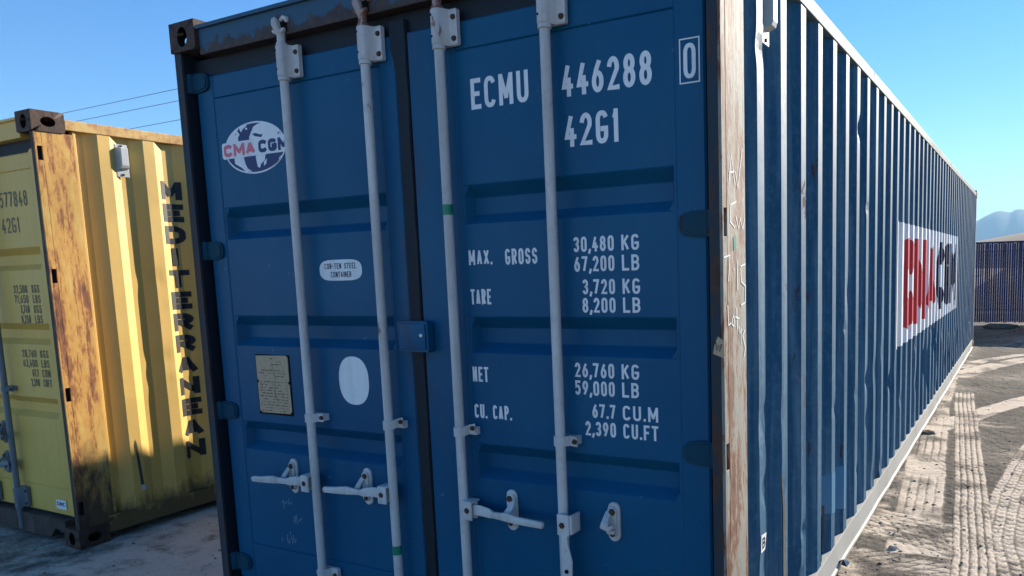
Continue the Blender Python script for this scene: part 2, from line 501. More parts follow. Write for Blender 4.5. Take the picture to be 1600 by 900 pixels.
def side_panel(parent, m, detailed, dents, mirror=False, label=None):
    ys = []
    for a, b in zip(BRK[:-1], BRK[1:]):
        nn = 3 if detailed else 1
        ys += [a+(b-a)*i/nn for i in range(nn)]
    ys.append(BRK[-1])
    nz = 100 if detailed else 6
    zs = [.155+(2.50-.155)*i/nz for i in range(nz+1)]
    bm = bmesh.new()
    g = []
    for y in ys:
        near = [d for d in dents if abs(d[0]-y) < 3*d[3]]
        g.append([bm.verts.new(((2.438-side_x(y, z, near)) if mirror else side_x(y, z, near), y, z)) for z in zs])
    for i in range(len(ys)-1):
        for j in range(nz):
            q = (g[i][j], g[i+1][j], g[i+1][j+1], g[i][j+1])
            bm.faces.new(q if not mirror else tuple(reversed(q)))
    o = link('side_panel', bm, m, parent)
    return o

def drape(name, parent, m, fn, dents=DENTS, off=.0022, label=None):
    """fn builds flat shapes in (y,z); they are cut at the folds and laid on the corrugated panel"""
    bm = bmesh.new()
    fn(bm, lambda y, z, l: (l, y, z))
    ys = [v.co.y for v in bm.verts]; zs = [v.co.z for v in bm.verts]
    lo, hi = min(ys), max(ys)
    for b in BRK:
        for bb in (b,):
            if lo < bb < hi:
                bmesh.ops.bisect_plane(bm, geom=bm.verts[:]+bm.edges[:]+bm.faces[:], plane_co=(0, bb, 0), plane_no=(0, 1, 0))
    z = math.floor(min(zs)/.1)*.1
    while z < max(zs):
        if z > min(zs):
            bmesh.ops.bisect_plane(bm, geom=bm.verts[:]+bm.edges[:]+bm.faces[:], plane_co=(0, 0, z), plane_no=(0, 0, 1))
        z += .1
    for v in bm.verts:
        v.co.x = side_x(v.co.y, v.co.z, dents)+off+v.co.x
    bmesh.ops.recalc_face_normals(bm, faces=bm.faces[:])
    o = link(name, bm, m, parent)
    if label: o['label'] = label
    return o

# ------------------------------------------------------------------ container pieces
def plate_hole(bm, o, u, v, n, wd, ht, hx, hz, rx, rz, th, mi=0):
    """plate with an oval hole; o = corner, u,v in-plane, n outward"""
    o, u, v, n = map(Vector, (o, u, v, n))
    N = 24
    c = o+u*hx+v*hz
    def outer(a):
        dx, dz = math.cos(a), math.sin(a)
        ts = []
        if dx > 1e-9: ts.append((wd-hx)/dx)
        if dx < -1e-9: ts.append(-hx/dx)
        if dz > 1e-9: ts.append((ht-hz)/dz)
        if dz < -1e-9: ts.append(-hz/dz)
        s = min(ts)
        return c+u*dx*s+v*dz*s
    angs = sorted(set([2*math.pi*i/N for i in range(N)]+[math.atan2(b-hz, a-hx) % (2*math.pi) for a, b in ((0, 0), (wd, 0), (wd, ht), (0, ht))]))
    O = [bm.verts.new(outer(a)) for a in angs]
    I = [bm.verts.new(c+u*rx*math.cos(a)+v*rz*math.sin(a)) for a in angs]
    B = [bm.verts.new(c+u*rx*math.cos(a)+v*rz*math.sin(a)-n*th) for a in angs]
    K = len(angs)
    for i in range(K):
        j = (i+1) % K
        bm.faces.new((O[i], O[j], I[j], I[i])).material_index = mi
        bm.faces.new((I[i], I[j], B[j], B[i])).material_index = 1

def casting(parent, x, y, z, m, sx=1, sy=1, top=True):
    """x,y,z = outer corner; sx,sy = direction inward from it"""
    W_, L_, H_ = .162, .178, .118
    bm = bmesh.new()
    z0 = z-H_ if top else z
    xa, xb = (x, x+sx*W_); ya, yb = (y, y+sy*L_)
    x0, x1 = min(xa, xb), max(xa, xb); y0, y1 = min(ya, yb), max(ya, yb)
    # end face with hole
    plate_hole(bm, (x0, ya, z0), (1, 0, 0), (0, 0, 1), (0, -sy, 0), W_, H_, W_/2, H_*.48, .032, .040, .028)
    plate_hole(bm, (xa, y0, z0), (0, 1, 0), (0, 0, 1), (-sx, 0, 0), L_, H_, L_/2, H_*.48, .040, .028, .028)
    zt = z0+H_ if top else z0
    plate_hole(bm, (x0, y0, zt), (1, 0, 0), (0, 1, 0), (0, 0, 1 if top else -1), W_, L_, W_/2, L_/2, .032, .06, .028)
    zo = z0 if top else z0+H_
    def quad(*p): bm.faces.new([bm.verts.new(q) for q in p])
    quad((x0, y0, zo), (x1, y0, zo), (x1, y1, zo), (x0, y1, zo))
    quad((xb, y0, z0), (xb, y1, z0), (xb, y1, z0+H_), (xb, y0, z0+H_))
    quad((x0, yb, z0), (x1, yb, z0), (x1, yb, z0+H_), (x0, yb, z0+H_))
    bmesh.ops.remove_doubles(bm, verts=bm.verts[:], dist=.0003)
    bmesh.ops.recalc_face_normals(bm, faces=bm.faces[:])
    es = [e for e in bm.edges if len(e.link_faces) == 2 and e.calc_face_angle(0) > 1.2 and e.link_faces[0].material_index == 0 and e.link_faces[1].material_index == 0]
    bmesh.ops.bevel(bm, geom=es, offset=.007, segments=3, affect='EDGES', clamp_overlap=True)
    return link('corner_casting', bm, [m, MT['hole']], parent, smooth=True)

SLOTS = ((2.35, .04), (1.648, .041), (.945, .041), (.247, .04))
def front_post(parent, m_side, m_front, right=True, label=None):
    bm = bmesh.new()
    X = (lambda x: x) if right else (lambda x: 2.438-x)
    def b(x0, x1, y0, y1, z0, z1, mi=0, bev=0):
        a, c = sorted((X(x0), X(x1)))
        box(bm, a, c, y0, y1, z0, z1, mi, bev)
    z0, z1 = .119, 2.472
    # outer wall, split where the hinge lugs pass
    b(2.424, 2.434, .006, .016, z0, z1)
    b(2.424, 2.434, .044, .213, z0, z1)
    cuts = [z0]
    for c, h in sorted(SLOTS):
        cuts += [c-h, c+h]
    cuts.append(z1)
    for i in range(0, len(cuts), 2):
        b(2.4245, 2.4335, .0162, .0438, cuts[i], cuts[i+1])
    # front flange and inner return
    b(2.392, 2.4238, .006, .016, z0, z1, 1)
    b(2.392, 2.400, .0163, .20, z0, z1, 2)
    b(2.405, 2.42, .05, .19, z0, z1, 2)
    b(2.4062, 2.409, .0165, .0495, z0, z1, 2)  # black plate added behind the slots to paint their shade
    o = link('corner_post', bm, [m_side, m_front, MT['black']], parent)
    md = o.modifiers.new('b', 'BEVEL'); md.width = .0025; md.segments = 2; md.limit_method = 'ANGLE'
    if label: o['label'] = label
    return o

def corrugated_flat(name, parent, m, axis, a0, a1, b0, b1, lvl, dep, per=.26):
    """roof / end wall: trapezoid folds along a"""
    bm = bmesh.new()
    s = []
    a = a0
    seq = ((.0, 0), (.35, 0), (.5, 1), (.85, 1))
    while a < a1:
        for f, d in seq:
            if a+f*per < a1: s.append((a+f*per, lvl-d*dep))
        a += per
    s.append((a1, lvl))
    vs_ = []
    for p, h in s:
        if axis == 'roof': vs_.append((bm.verts.new((b0, p, h)), bm.verts.new((b1, p, h))))
        else: vs_.append((bm.verts.new((p, h, b0)), bm.verts.new((p, h, b1))))
    for q, r_ in zip(vs_[:-1], vs_[1:]):
        bm.faces.new((q[0], q[1], r_[1], r_[0]))
    bmesh.ops.recalc_face_normals(bm, faces=bm.faces[:])
    return link(name, bm, m, parent)

TROUGHS = ((1.69, 1.828), (1.235, 1.368), (.775, .907))
DY = .05
def door_panel(parent, m, x0, x1, fa, fb, ta, tb, zb=.17, zt=2.375, name='door'):
    """x0..x1 door; fa,fb seams between frame and panel; ta,tb ends of the pressed troughs"""
    bm = bmesh.new()
    def trap(v, a, b, s):
        if v <= a or v >= b: return 0
        return min(1, (v-a)/s, (b-v)/s)
    ex = .022; ezt = .046; ezb = .036
    soft = (0, .10, .90, 1)
    sm = lambda q: 0 if q <= 0 else 1 if q >= 1 else (q*.6 if q < .1 else 1-(1-q)*.6 if q > .9 else .06+(q-.1)*.88/.8)
    xs = {x0, x0+.006, x1-.006, x1, fa-.004, fa, fa+.004, fb-.004, fb, fb+.004}
    for q in soft: xs |= {ta+ex*q, tb-ex*q}
    zs = {zb, zb+.006, zt-.006, zt}
    for a, b in TROUGHS:
        for q in soft: zs |= {a+ezb*q, b-ezt*q}
    for s in (2.28, .34): zs |= {s-.004, s, s+.004}
    for i in range(1, 14): xs.add(ta+(tb-ta)*i/14)
    xs = sorted(xs); zs = sorted(zs)
    def tz(z):
        for a, b in TROUGHS:
            if a < z < b: return min(1, (z-a)/ezb, (b-z)/ezt)
        return 0
    rr = random.Random(3)
    g = []
    for x in xs:
        col = []
        for z in zs:
            y = DY
            inp = fa < x < fb
            if inp: y += .003
            if min(abs(x-fa), abs(x-fb)) < .001: y += .004
            if inp and min(abs(z-2.28), abs(z-.34)) < .001: y += .005
            y += .044*sm(min(trap(x, ta, tb, ex), tz(z)))
            if x in (x0, x1) or z in (zb, zt): y += .006
            col.append(bm.verts.new((x, y, z)))
        g.append(col)
    for i in range(len(xs)-1):
        for j in range(len(zs)-1):
            bm.faces.new((g[i][j], g[i+1][j], g[i+1][j+1], g[i][j+1]))
    # thickness
    yb = DY+.075
    ring = [g[i][0] for i in range(len(xs))]+[g[-1][j] for j in range(1, len(zs))]+[g[i][-1] for i in range(len(xs)-2, -1, -1)]+[g[0][j] for j in range(len(zs)-2, 0, -1)]
    back = [bm.verts.new((v.co.x, yb, v.co.z)) for v in ring]
    K = len(ring)
    for i in range(K):
        j = (i+1) % K
        bm.faces.new((ring[i], back[i], back[j], ring[j]))
    return link(name, bm, m, parent)

def bolt(bm, x, y, z, r=.009, h=.007, mi=1):
    lathe_y(bm, x, z, [(r*1.25, y), (r*1.25, y-.002), (r, y-.0022), (r, y-h), (r*.7, y-h-.001)], n=6 if r > .008 else 10, mi=mi)

RY = .008     # rod axis
def lock_rod(parent, x, m, mt, r=.0172):
    bm = bmesh.new()
    lathe_z(bm, x, RY, [(.014, .045), (.014, .12), (.017, .125), (.017, .20), (r, .205), (r, 2.278), (.0205, 2.282), (.0215, 2.296)])
    o = link('lock_rod', bm, m, parent, smooth=True)
    bm = bmesh.new()   # cam end above the bracket
    lathe_z(bm, x, RY, [(.020, 2.405), (.020, 2.418), (.0155, 2.421), (.0155, 2.445), (.018, 2.45), (.020, 2.457), (.016, 2.462)])
    for s in (-1, 1):      # small ears of the cam collar
        bar(bm, [(x+s*.010, RY-.004, 2.458), (x+s*.024, RY-.008, 2.461), (x+s*.031, RY-.009, 2.466)], [(.008, .010), (.007, .009), (.004, .006)])
    # hooked cam head, its slot, and the retainer it turns in
    bar(bm, [(x-.002, RY-.004, 2.460), (x-.006, RY-.008, 2.474), (x-.012, RY-.010, 2.490), (x-.012, RY-.010, 2.503), (x-.008, RY-.008, 2.509)], [(.013, .014), (.015, .015), (.016, .015), (.014, .013), (.008, .009)])
    bar(bm, [(x+.010, RY+.004, 2.500), (x+.026, RY+.002, 2.508), (x+.036, RY+.002, 2.504), (x+.038, RY+.004, 2.490)], [(.008, .014), (.009, .014), (.009, .013), (.006, .010)])
    box(bm, x+.004, x+.030, RY-.004, RY+.014, 2.464, 2.4995, 1, .002)  # dark block paints the shade in the cam slot
    link('cam_end', bm, [mt, MT['hole']], parent, smooth=True)
    return o

def rod_bracket(parent, x, z0, z1, m, side=1):
    bm = bmesh.new()
    # cover plate wrapping the rod, as one bent section swept vertically
    def sec(z, k=0):
        p = []
        R_ = .0235-k
        for i in range(9):
            a = R(200+(330-200)*i/8)
            p.append((x+R_*math.cos(a)*1.0, RY+R_*math.sin(a), z))
        p += [(x+.025, RY+.012, z), (x+.031, RY+.020+k, z), (x+.064-k, RY+.020+k, z), (x+.064-k, RY+.038, z), (x-.022+k, RY+.038, z)]
        if side < 0: p = [(2*x-a, b, c) for a, b, c in reversed(p)]
        return p
    rings(bm, [sec(z0, .004), sec(z0+.005), sec(z1-.005), sec(z1, .004)])
    lathe_z(bm, x, RY, [(.019, z0-.014), (.0222, z0-.012), (.0222, z0-.002), (.0212, z0+.001)])
    for zz in (z0+.022, z1-.028):
        bolt(bm, x+side*.050, RY+.021, zz, .0078)
        lathe_y(bm, x-side*.010, zz+.006, [(.0042, RY-.016), (.0042, RY-.0222), (.003, RY-.0223)], n=10, mi=2)  # dark studs paint the shade of two small holes
    return link('rod_bracket', bm, [m, MT['bolt'], MT['hole']], parent, smooth=True)

def rod_guide(parent, x, z, m, tilt=.0):
    bm = bmesh.new()
    def sec(zo):
        p = []
        for i in range(9):
            a = R(190+(330-190)*i/8)
            p.append((x+.0222*math.cos(a), RY+.0222*math.sin(a), z+zo))
        p += [(x+.030, RY+.014, z+zo+tilt*.5), (x+.055, RY+.014, z+zo+tilt)]
        p += [(x+.055, RY+.020, z+zo+tilt), (x+.027, RY+.020, z+zo+tilt*.5)]
        for i in range(9):
            a = R(330-(330-190)*i/8)
            p.append((x+.0180*math.cos(a), RY+.0180*math.sin(a), z+zo))
        return p
    rings(bm, [sec(-.017), sec(.017)])
    box(bm, x-.024, x+.056, RY+.0235, DY+.005, z-.014, z+.014)
    bolt(bm, x+.047, RY+.014, z+tilt, .0075)
    return link('rod_guide', bm, [m, MT['bolt']], parent, smooth=True)

def keeper(parent, x, z, m, s=1, hook=True, ht=.135):
    bm = bmesh.new()
    stadium(bm, x, z, .044, ht, DY-.008, DY+.002)
    stadium(bm, x-.003*s, z+.002, .034, ht-.03, DY-.018, DY-.0082)
    bar(bm, [(x-.012*s, DY-.016, z+.036), (x-.014*s, DY-.032, z+.020), (x-.012*s, DY-.050, z+.004), (x-.010*s, DY-.052, z-.008)], [(.012, .004), (.012, .005), (.015, .005), (.010, .004)])
    bar(bm, [(x-.028*s, DY-.046, z-.004), (x, DY-.044, z-.012), (x+.014*s, DY-.036, z-.004)], [(.008, .007), (.011, .009), (.006, .005)])
    box(bm, x-.014, x+.014, DY-.034, DY-.0185, z-.034, z-.020, 0, .002)
    bolt(bm, x, DY-.0185, z+ht/2-.030, .010, .005)
    bolt(bm, x, DY-.0185, z-ht/2+.030, .008, .004)
    return link('handle_keeper', bm, [m, MT['bolt']], parent, smooth=True)

def handle(parent, x, z, m, d, kx=None):
    """d=-1/+1 lies left/right of the rod, 0 hangs down"""
    bm = bmesh.new()
    L = .312 if d < 0 else .375
    if d:
        s = d
        a, b = sorted((x+s*.012, x+s*.056))
        box(bm, a, b, RY-.030, RY-.022, z-.036, z+.034, 0, .004)
        box(bm, a, b, RY-.0222, RY+.022, z+.026, z+.034, 0, .002)
        box(bm, a, b, RY-.002, RY+.010, z-.034, z+.0255, 0, .002)
        bolt(bm, x+s*.036, RY-.030, z, .009, .004, 2)
        pts = [(x+s*.040, RY-.012, z), (x+s*.085, RY-.014, z+.002), (x+s*.125, RY-.018, z-.001), (x+s*.150, RY-.024, z-.003), (x+s*.178, RY-.028, z-.002), (x+s*.215, RY-.034, z+.000), (x+s*.27, RY-.044, z-.002), (x+s*L, RY-.056, z+.000), (x+s*(L+.004), RY-.056, z)]
        sz = [(.019, .005), (.020, .005), (.018, .005), (.012, .007), (.013, .007), (.017, .006), (.014, .007), (.012, .009), (.008, .007)]
        bar(bm, pts, sz)
    else:
        box(bm, x-.006, x+.040, RY-.034, RY-.026, z-.036, z+.038, 0, .004)
        box(bm, x+.0405, x+.050, RY-.030, RY+.028, z-.030, z+.036, 0, .003)
        bolt(bm, x+.014, RY-.034, z, .009, .004, 2)
        pts = [(x+.020, RY-.030, z-.02), (x+.022, RY-.034, z-.06), (x+.026, RY-.036, z-.085), (x+.030, RY-.034, z-.12), (x+.030, RY-.036, z-.17), (x+.026, RY-.040, z-.22), (x+.022, RY-.044, z-.30), (x+.021, RY-.044, z-.345), (x+.021, RY-.044, z-.349)]
        sz = [(.012, .005), (.012, .005), (.017, .005), (.021, .005), (.020, .005), (.014, .006), (.012, .007), (.010, .008), (.007, .006)]
        bar(bm, pts, sz)
        lathe_y(bm, x+.031, z-.155, [(.007, RY-.03), (.007, RY-.0445), (.005, RY-.0447)], n=8, mi=1)
    return link('door_handle', bm, [m, MT['hole'], MT['bolt']], parent, smooth=True)

def hinge(parent, z, m, left=True):
    bm = bmesh.new()
    X = (lambda x: x) if left else (lambda x: 2.438-x)
    # blade with waisted outline on the door frame
    out = [(.062, z+.040), (.105, z+.040), (.140, z+.033), (.153, z+.022), (.157, z), (.153, z-.022), (.140, z-.033), (.105, z-.039), (.062, z-.039)]
    p = [(X(a), b) for a, b in out]
    if left: p = p[::-1]
    extrude_xz(bm, p, DY-.010, DY+.003)
    inn = [(c[0]*.86+X(.085)*.14, (c[1]-z)*.78+z) for c in p]
    extrude_xz(bm, inn, DY-.014, DY-.0102)
    # knuckle round the pin, and the lug into the post slot
    lathe_z(bm, X(.048), .040, [(.0155, z-.040), (.017, z-.037), (.017, z+.037), (.0155, z+.040)], n=16)
    a, b = sorted((X(.034), X(.047)))
    box(bm, a, b, .020, .036, z-.036, z+.036, 0, .002)
    return link('hinge', bm, m, parent, smooth=True)

def vent(parent, m):
    bm = bmesh.new()
    y0, y1, z0, z1 = .462, .538, 2.255, 2.455
    box(bm, XO-.020, XO-.014, y0, y1, z0, z1, 0, .002)
    secs = []
    for x, k in ((XO-.0138, 0), (XO+.014, .003), (XO+.020, .008)):
        a0, a1 = y0+.010+k, y1-.010-k; b0, b1 = z0+.045+k*3, z1-.02-k
        secs.append([(x, a0, b0), (x, a1, b0), (x, a1, b1), (x, a0, b1)])
    rings(bm, secs)
    for zz in (z0+.014, z1-.010):
        box(bm, XO-.0138, XO-.009, (y0+y1)/2-.006, (y0+y1)/2+.006, zz-.006, zz+.006, 1, .001)
    return link('air_vent', bm, [m, MT['bolt']], parent)

def bottom_rail(parent, m, right=True, flange=True):
    bm = bmesh.new()
    X = (lambda x: x) if right else (lambda x: 2.438-x)
    rr = random.Random(5)
    n = 60
    secs = []
    for i in range(n+1):
        y = .180+(12.012-.180)*i/n
        j = rr.uniform(-.0025, .0025)
        jz = rr.uniform(-.003, .003)
        s = [(2.384, .1545), (2.432+j, .1545+jz), (2.434+j, .150+jz), (2.434+j, .036), (2.444+j, .028), (2.444+j, .016), (2.384, .016)]
        if not flange: s = [(2.384, .1545), (2.437+j, .1545+jz), (2.437+j, .146+jz), (2.431+j, .144), (2.431+j, .052), (2.384, .050)]
        s = [(X(a), y, b) for a, b in s]
        if right: s = s[::-1]
        secs.append(s)
    rings(bm, secs)
    bmesh.ops.recalc_face_normals(bm, faces=bm.faces[:])
    return link('bottom_rail', bm, m, parent)

def container(root, c, rods, handles, dents, sill_notch=False):
    """all parts shared by both boxes; c = dict of materials"""
    for x, sx in ((0, 1), (2.438, -1)):
        for y, sy in ((-.004, 1), (12.192, -1)):
            for z, top in ((2.591, True), (0, False)):
                casting(root, x+(-.002 if x == 0 else .002), y, z, c['cast'], sx, sy, top)
    front_post(root, c['post_side'], c['post_front'], True, c.get('post_label'))
    front_post(root, c['post_side2'], c['post_front'], False)
    for x0, x1 in ((.002, .10), (2.338, 2.434)):
        bm = bmesh.new(); box(bm, x0, x1, YEND-.001, 12.188, .119, 2.472, 0, .004)
        link('corner_post', bm, c['post_rear'], root)
    # header and sill
    bm = bmesh.new()
    box(bm, .163, 2.275, .012, .10, 2.448, 2.560, 0, .006)
    box(bm, .163, 2.275, -.002, .0118, 2.548, 2.563, 0, .002)
    link('header', bm, c['header'], root)
    bm = bmesh.new()
    pts = [(.163, .02), (.163, .155), (2.275, .155), (2.275, .02)]
    if sill_notch:
        pts = [(.163, .155), (2.275, .155), (2.275, .098), (2.262, .098), (2.235, .072), (2.20, .092), (2.155, .092), (2.09, .030), (.35, .030), (.28, .092), (.22, .092), (.163, .04)]
    pts = pts[::-1] if not sill_notch else pts[::-1]
    extrude_xz(bm, pts, .008, .10)
    bmesh.ops.recalc_face_normals(bm, faces=bm.faces[:])
    link('door_sill', bm, c['sill'], root)
    # rubber seals round the doors
    bm = bmesh.new()
    box(bm, .0465, 2.3915, .066, .10, 2.376, 2.447)
    box(bm, .0465, .066, .072, .10, .16, 2.375)
    box(bm, 2.371, 2.3915, .072, .10, .16, 2.375)
    box(bm, .0465, 2.3915, .070, .10, .156, .1695)
    link('door_seal', bm, MT['black'], root)
    bm = bmesh.new()
    n = 26
    secs = []
    rr = random.Random(9)
    for i in range(n+1):
        z = .165+(2.42-.165)*i/n
        a, b = 1.184+rr.uniform(-.003, .002), 1.247+rr.uniform(-.002, .003)
        if i > n-2: a -= .02
        secs.append([(a, .060, z), (a+.008, .046, z), ((a+b)/2, .050, z), (b-.008, .046, z), (b, .060, z), (b, .09, z), (a, .09, z)])
    rings(bm, secs)
    bmesh.ops.recalc_face_normals(bm, faces=bm.faces[:])
    link('centre_seal', bm, MT['black'], root, smooth=True)
    # rails
    for right in (True, False):
        bm = bmesh.new()
        a, b = (2.384, 2.4345) if right else (.0035, .054)
        box(bm, a, b, .1755, 12.012, 2.497, 2.556, 0, .004)
        link('top_rail', bm, c['top_rail'], root)
        bottom_rail(root, c['bottom_rail'], right, not sill_notch)
    sp = side_panel(root, c['side'], True, dents)
    side_panel(root, c['side'], False, [], mirror=True)
    corrugated_flat('roof_panel', root, c['roof'], 'roof', .10, 12.10, .05, 2.388, 2.562, .02)
    corrugated_flat('end_wall', root, c['side'], 'end', .101, 2.337, .15, 2.55, 12.17, .036)
    bm = bmesh.new(); box(bm, .06, 2.378, .11, 12.1, .13, .16); link('floor', bm, MT['hole'], root)
    # doors
    d1 = door_panel(root, c['door'], .067, 1.186, .172, 1.108, .180, 1.10)
    d2 = door_panel(root, c['door'], 1.244, 2.370, 1.452, 2.272, 1.462, 2.264) if not sill_notch else door_panel(root, c['door'], 1.244, 2.370, 1.33, 2.272, 1.34, 2.264)
    for z, h in SLOTS:
        hinge(d1, z, c['hinge'], True)
        hinge(d2, z, c['hinge'], False)
    for i, x in enumerate(rods):
        d = d1 if i < 2 else d2
        ro = lock_rod(d, x, c['rod'], c['rod_tip'][i])
        rod_bracket(d, x, 2.291, 2.411, c['rod'])
        rod_bracket(d, x, .185, .315, c['rod'])
        rod_guide(d, x, .955, c['rod'], (0, .012, .012, -.004)[i])
    for i, z, dr in handles:
        d = d1 if i < 2 else d2
        handle(d, rods[i], z, c['rod'], dr)
        kx = {-1: rods[i]-.172, 1: rods[i]+.188, 0: rods[i]+.175}[dr]
        keeper(d, kx, z+(.002 if dr else .012), c['rod'], -dr if dr else 1, ht=.150 if dr else .135)
    vent(sp, c['vent'])
    return d1, d2, sp

# ------------------------------------------------------------------ blue container
blue = empty('shipping_container', (0, 0, 0))
tag(blue, 'long blue steel shipping container with two closed doors and galvanised locking rods', 'shipping container', 'shipping containers')
cb = dict(cast=MT['rust_cast'], post_side=MT['post_side'], post_side2=MT['post_front'], post_front=MT['post_front'], post_rear=MT['post_front'], header=MT['blue_header'],
          sill=MT['ydark'], top_rail=MT['top_rail'], bottom_rail=MT['blue_rail'], side=MT['blue_side'], roof=MT['blue_side'], door=MT['blue'],
          hinge=MT['teal'], rod=MT['rod'], rod_tip=[MT['rod'], MT['rod_rust'], MT['rod_rust'], MT['rod']], vent=MT['ventw'], post_label='pale flaking corner post with brown rust streaks')
RODS = (.657, 1.083, 1.425, 1.851)
d1, d2, spb = container(blue, cb, RODS, ((0, .683, -1), (1, .683, -1), (2, .672, 1), (3, .672, 0)), DENTS)

DP = DY+.003     # painted plane of the door panels
pl = fronty(DP-.0015)
plf = fronty(DY-.0015)
def decal(name, parent, mats, fn, label=None):
    bm = bmesh.new(); fn(bm)
    o = link(name, bm, mats, parent)
    if label: o['label'] = label
    return o
BT = .0155
def words(name, parent, m, items, t, place, **kw):
    for txt, x0_, x1_, z0_, z1_ in items:
        decal(name, parent, m, lambda bm: write(bm, txt, x0_, x1_, z0_, z1_, t, place, **kw))
words('serial_lettering', d2, MT['white'], [('ECMU', 1.516, 1.752, 2.076, 2.178), ('446288', 1.880, 2.199, 2.072, 2.173)], BT, pl)
def chk(bm):
    write(bm, '0', 2.303, 2.342, 2.072, 2.172, .0125, plf)
    ribbon(bm, [(2.292, 2.060), (2.353, 2.060), (2.353, 2.185), (2.292, 2.185)], .004, plf, .0002, True)
decal('check_digit', d2, MT['white'], chk, 'white zero inside a thin box')
decal('size_code', d2, MT['white'], lambda bm: write(bm, '42G1', 1.884, 2.082, 1.915, 2.016, BT, pl))
it = [('MAX.', 1.471, 1.572, 1.549, 1.601), ('GROSS', 1.628, 1.760, 1.546, 1.600), ('TARE', 1.471, 1.560, 1.410, 1.464),
      ('NET', 1.462, 1.532, 1.133, 1.187), ('CU. CAP.', 1.462, 1.624, 1.000, 1.051)]
for s, a, u, z0, z1 in (('30,480', 1.902, 'KG', 1.579, 1.628), ('67,200', 1.903, 'LB', 1.515, 1.565), ('3,720', 1.931, 'KG', 1.441, 1.490), ('8,200', 1.929, 'LB', 1.381, 1.430)):
    it += [(s, a, 2.052, z0, z1), (u, 2.079, 2.141, z0, z1)]
for s, a, u, e, z0, z1 in (('26,760', 1.891, 'KG', 2.130, 1.166, 1.215), ('59,000', 1.889, 'LB', 2.128, 1.106, 1.155), ('67.7', 1.953, 'CU.M', 2.194, 1.031, 1.079), ('2,390', 1.924, 'CU.FT', 2.193, .970, 1.019)):
    it += [(s, a, 2.040, z0, z1), (u, 2.067, e, z0, z1)]
words('weight_lettering', d2, MT['white'], it, .0082, pl)

# globe logo
def logo(bm):
    cx, cz, a, b = .400, 2.057, .186, .104
    def ell(ra, rb, l, mi, n=48): poly(bm, [(cx+ra*math.cos(2*math.pi*i/n), cz+rb*math.sin(2*math.pi*i/n)) for i in range(n)], pl, l, mi)
    ell(a, b, 0, 0)
    ell(a-.0075, b-.0065, .0003, 1)
    def sh(pts, l=.0006):
        q = []
        for X, Y in pts:
            u = (X-445)/335; v = -(Y-450+.16*(X-445))/300
            rr = math.hypot(u, v)
            if rr > .97: u *= .97/rr; v *= .97/rr
            q.append((cx+u*a, cz+v*b))
        poly(bm, q, pl, l, 0)
    sh([(118, 430), (150, 335), (215, 262), (285, 205), (268, 262), (292, 300), (270, 340), (275, 420)])
    sh([(296, 205), (330, 180), (372, 172), (375, 205), (335, 235), (310, 275), (292, 240)])
    sh([(360, 222), (380, 222), (384, 240), (368, 248), (357, 238)])
    sh([(395, 330), (425, 262), (448, 212), (480, 188), (520, 168), (575, 165), (650, 190), (705, 240), (745, 300), (775, 380), (775, 420), (395, 420)])
    sh([(450, 545), (560, 520), (545, 590), (500, 640), (487, 684), (465, 672), (455, 600)])
    sh([(535, 610), (568, 572), (560, 630), (532, 660)])
    sh([(212, 575), (318, 560), (330, 640), (352, 695), (402, 728), (330, 738), (288, 690), (214, 645)])
    sh([(590, 696), (640, 640), (690, 612), (700, 560), (752, 520), (768, 560), (700, 660), (630, 705)])
    for p in ([(430, 292), (470, 282), (520, 300), (545, 290), (530, 330), (490, 325), (455, 318)], [(240, 300), (262, 288), (250, 312)], [(700, 285), (722, 265), (716, 300)]):
        q = []
        for X, Y in p:
            u = (X-445)/335; v = -(Y-450+.16*(X-445))/300
            q.append((cx+u*a, cz+v*b))
        poly(bm, q, pl, .0008, 1)
    bx0, bx1, bz0, bz1 = .197, .612, 2.025, 2.091
    c_ = .008
    poly(bm, [(bx0+c_, bz0), (bx1-c_, bz0), (bx1, bz0+c_), (bx1, bz1-c_), (bx1-c_, bz1), (bx0+c_, bz1), (bx0, bz1-c_), (bx0, bz0+c_)], pl, .0010, 0)
    lf = lambda x, z, l: (x, DP-.0015-.0013-l, z)
    write(bm, 'CMA', .208, .402, 2.033, 2.083, .0155, lf, 2, gap=.12)
    write(bm, 'CGM', .424, .606, 2.033, 2.083, .0155, lf, 3, gap=.12)
decal('globe_emblem', d1, [MT['white'], MT['navy'], MT['red_faded'], MT['navy']], logo, 'white and navy globe emblem with red and navy letters')

def corten(bm):
    cx, cz, a, b = .838, 1.547, .115, .041
    pts = []
    for i in range(40):
        t = 2*math.pi*i/40
        pts.append((cx+a*math.copysign(abs(math.cos(t))**.45, math.cos(t)), cz+b*math.copysign(abs(math.sin(t))**.75, math.sin(t))))
    poly(bm, pts, pl, 0, 0)
    lf = lambda x, z, l: (x, DP-.0015-.0004-l, z)
    write(bm, 'COR-TEN STEEL', .752, .924, 1.552, 1.574, .0032, lf, 1)
    write(bm, 'CONTAINER', .784, .896, 1.519, 1.541, .0032, lf, 1)
decal('steel_sticker', d1, [MT['white'], MT['inkb']], corten, 'white oval sticker naming the steel')
decal('blank_sticker', d1, MT['white'], lambda bm: poly(bm, [(.868+.081*math.copysign(abs(math.cos(2*math.pi*i/40))**.85, math.cos(2*math.pi*i/40)), 1.110+.097*math.copysign(abs(math.sin(2*math.pi*i/40))**.85, math.sin(2*math.pi*i/40))) for i in range(40)], pl), 'blank white oval sticker')
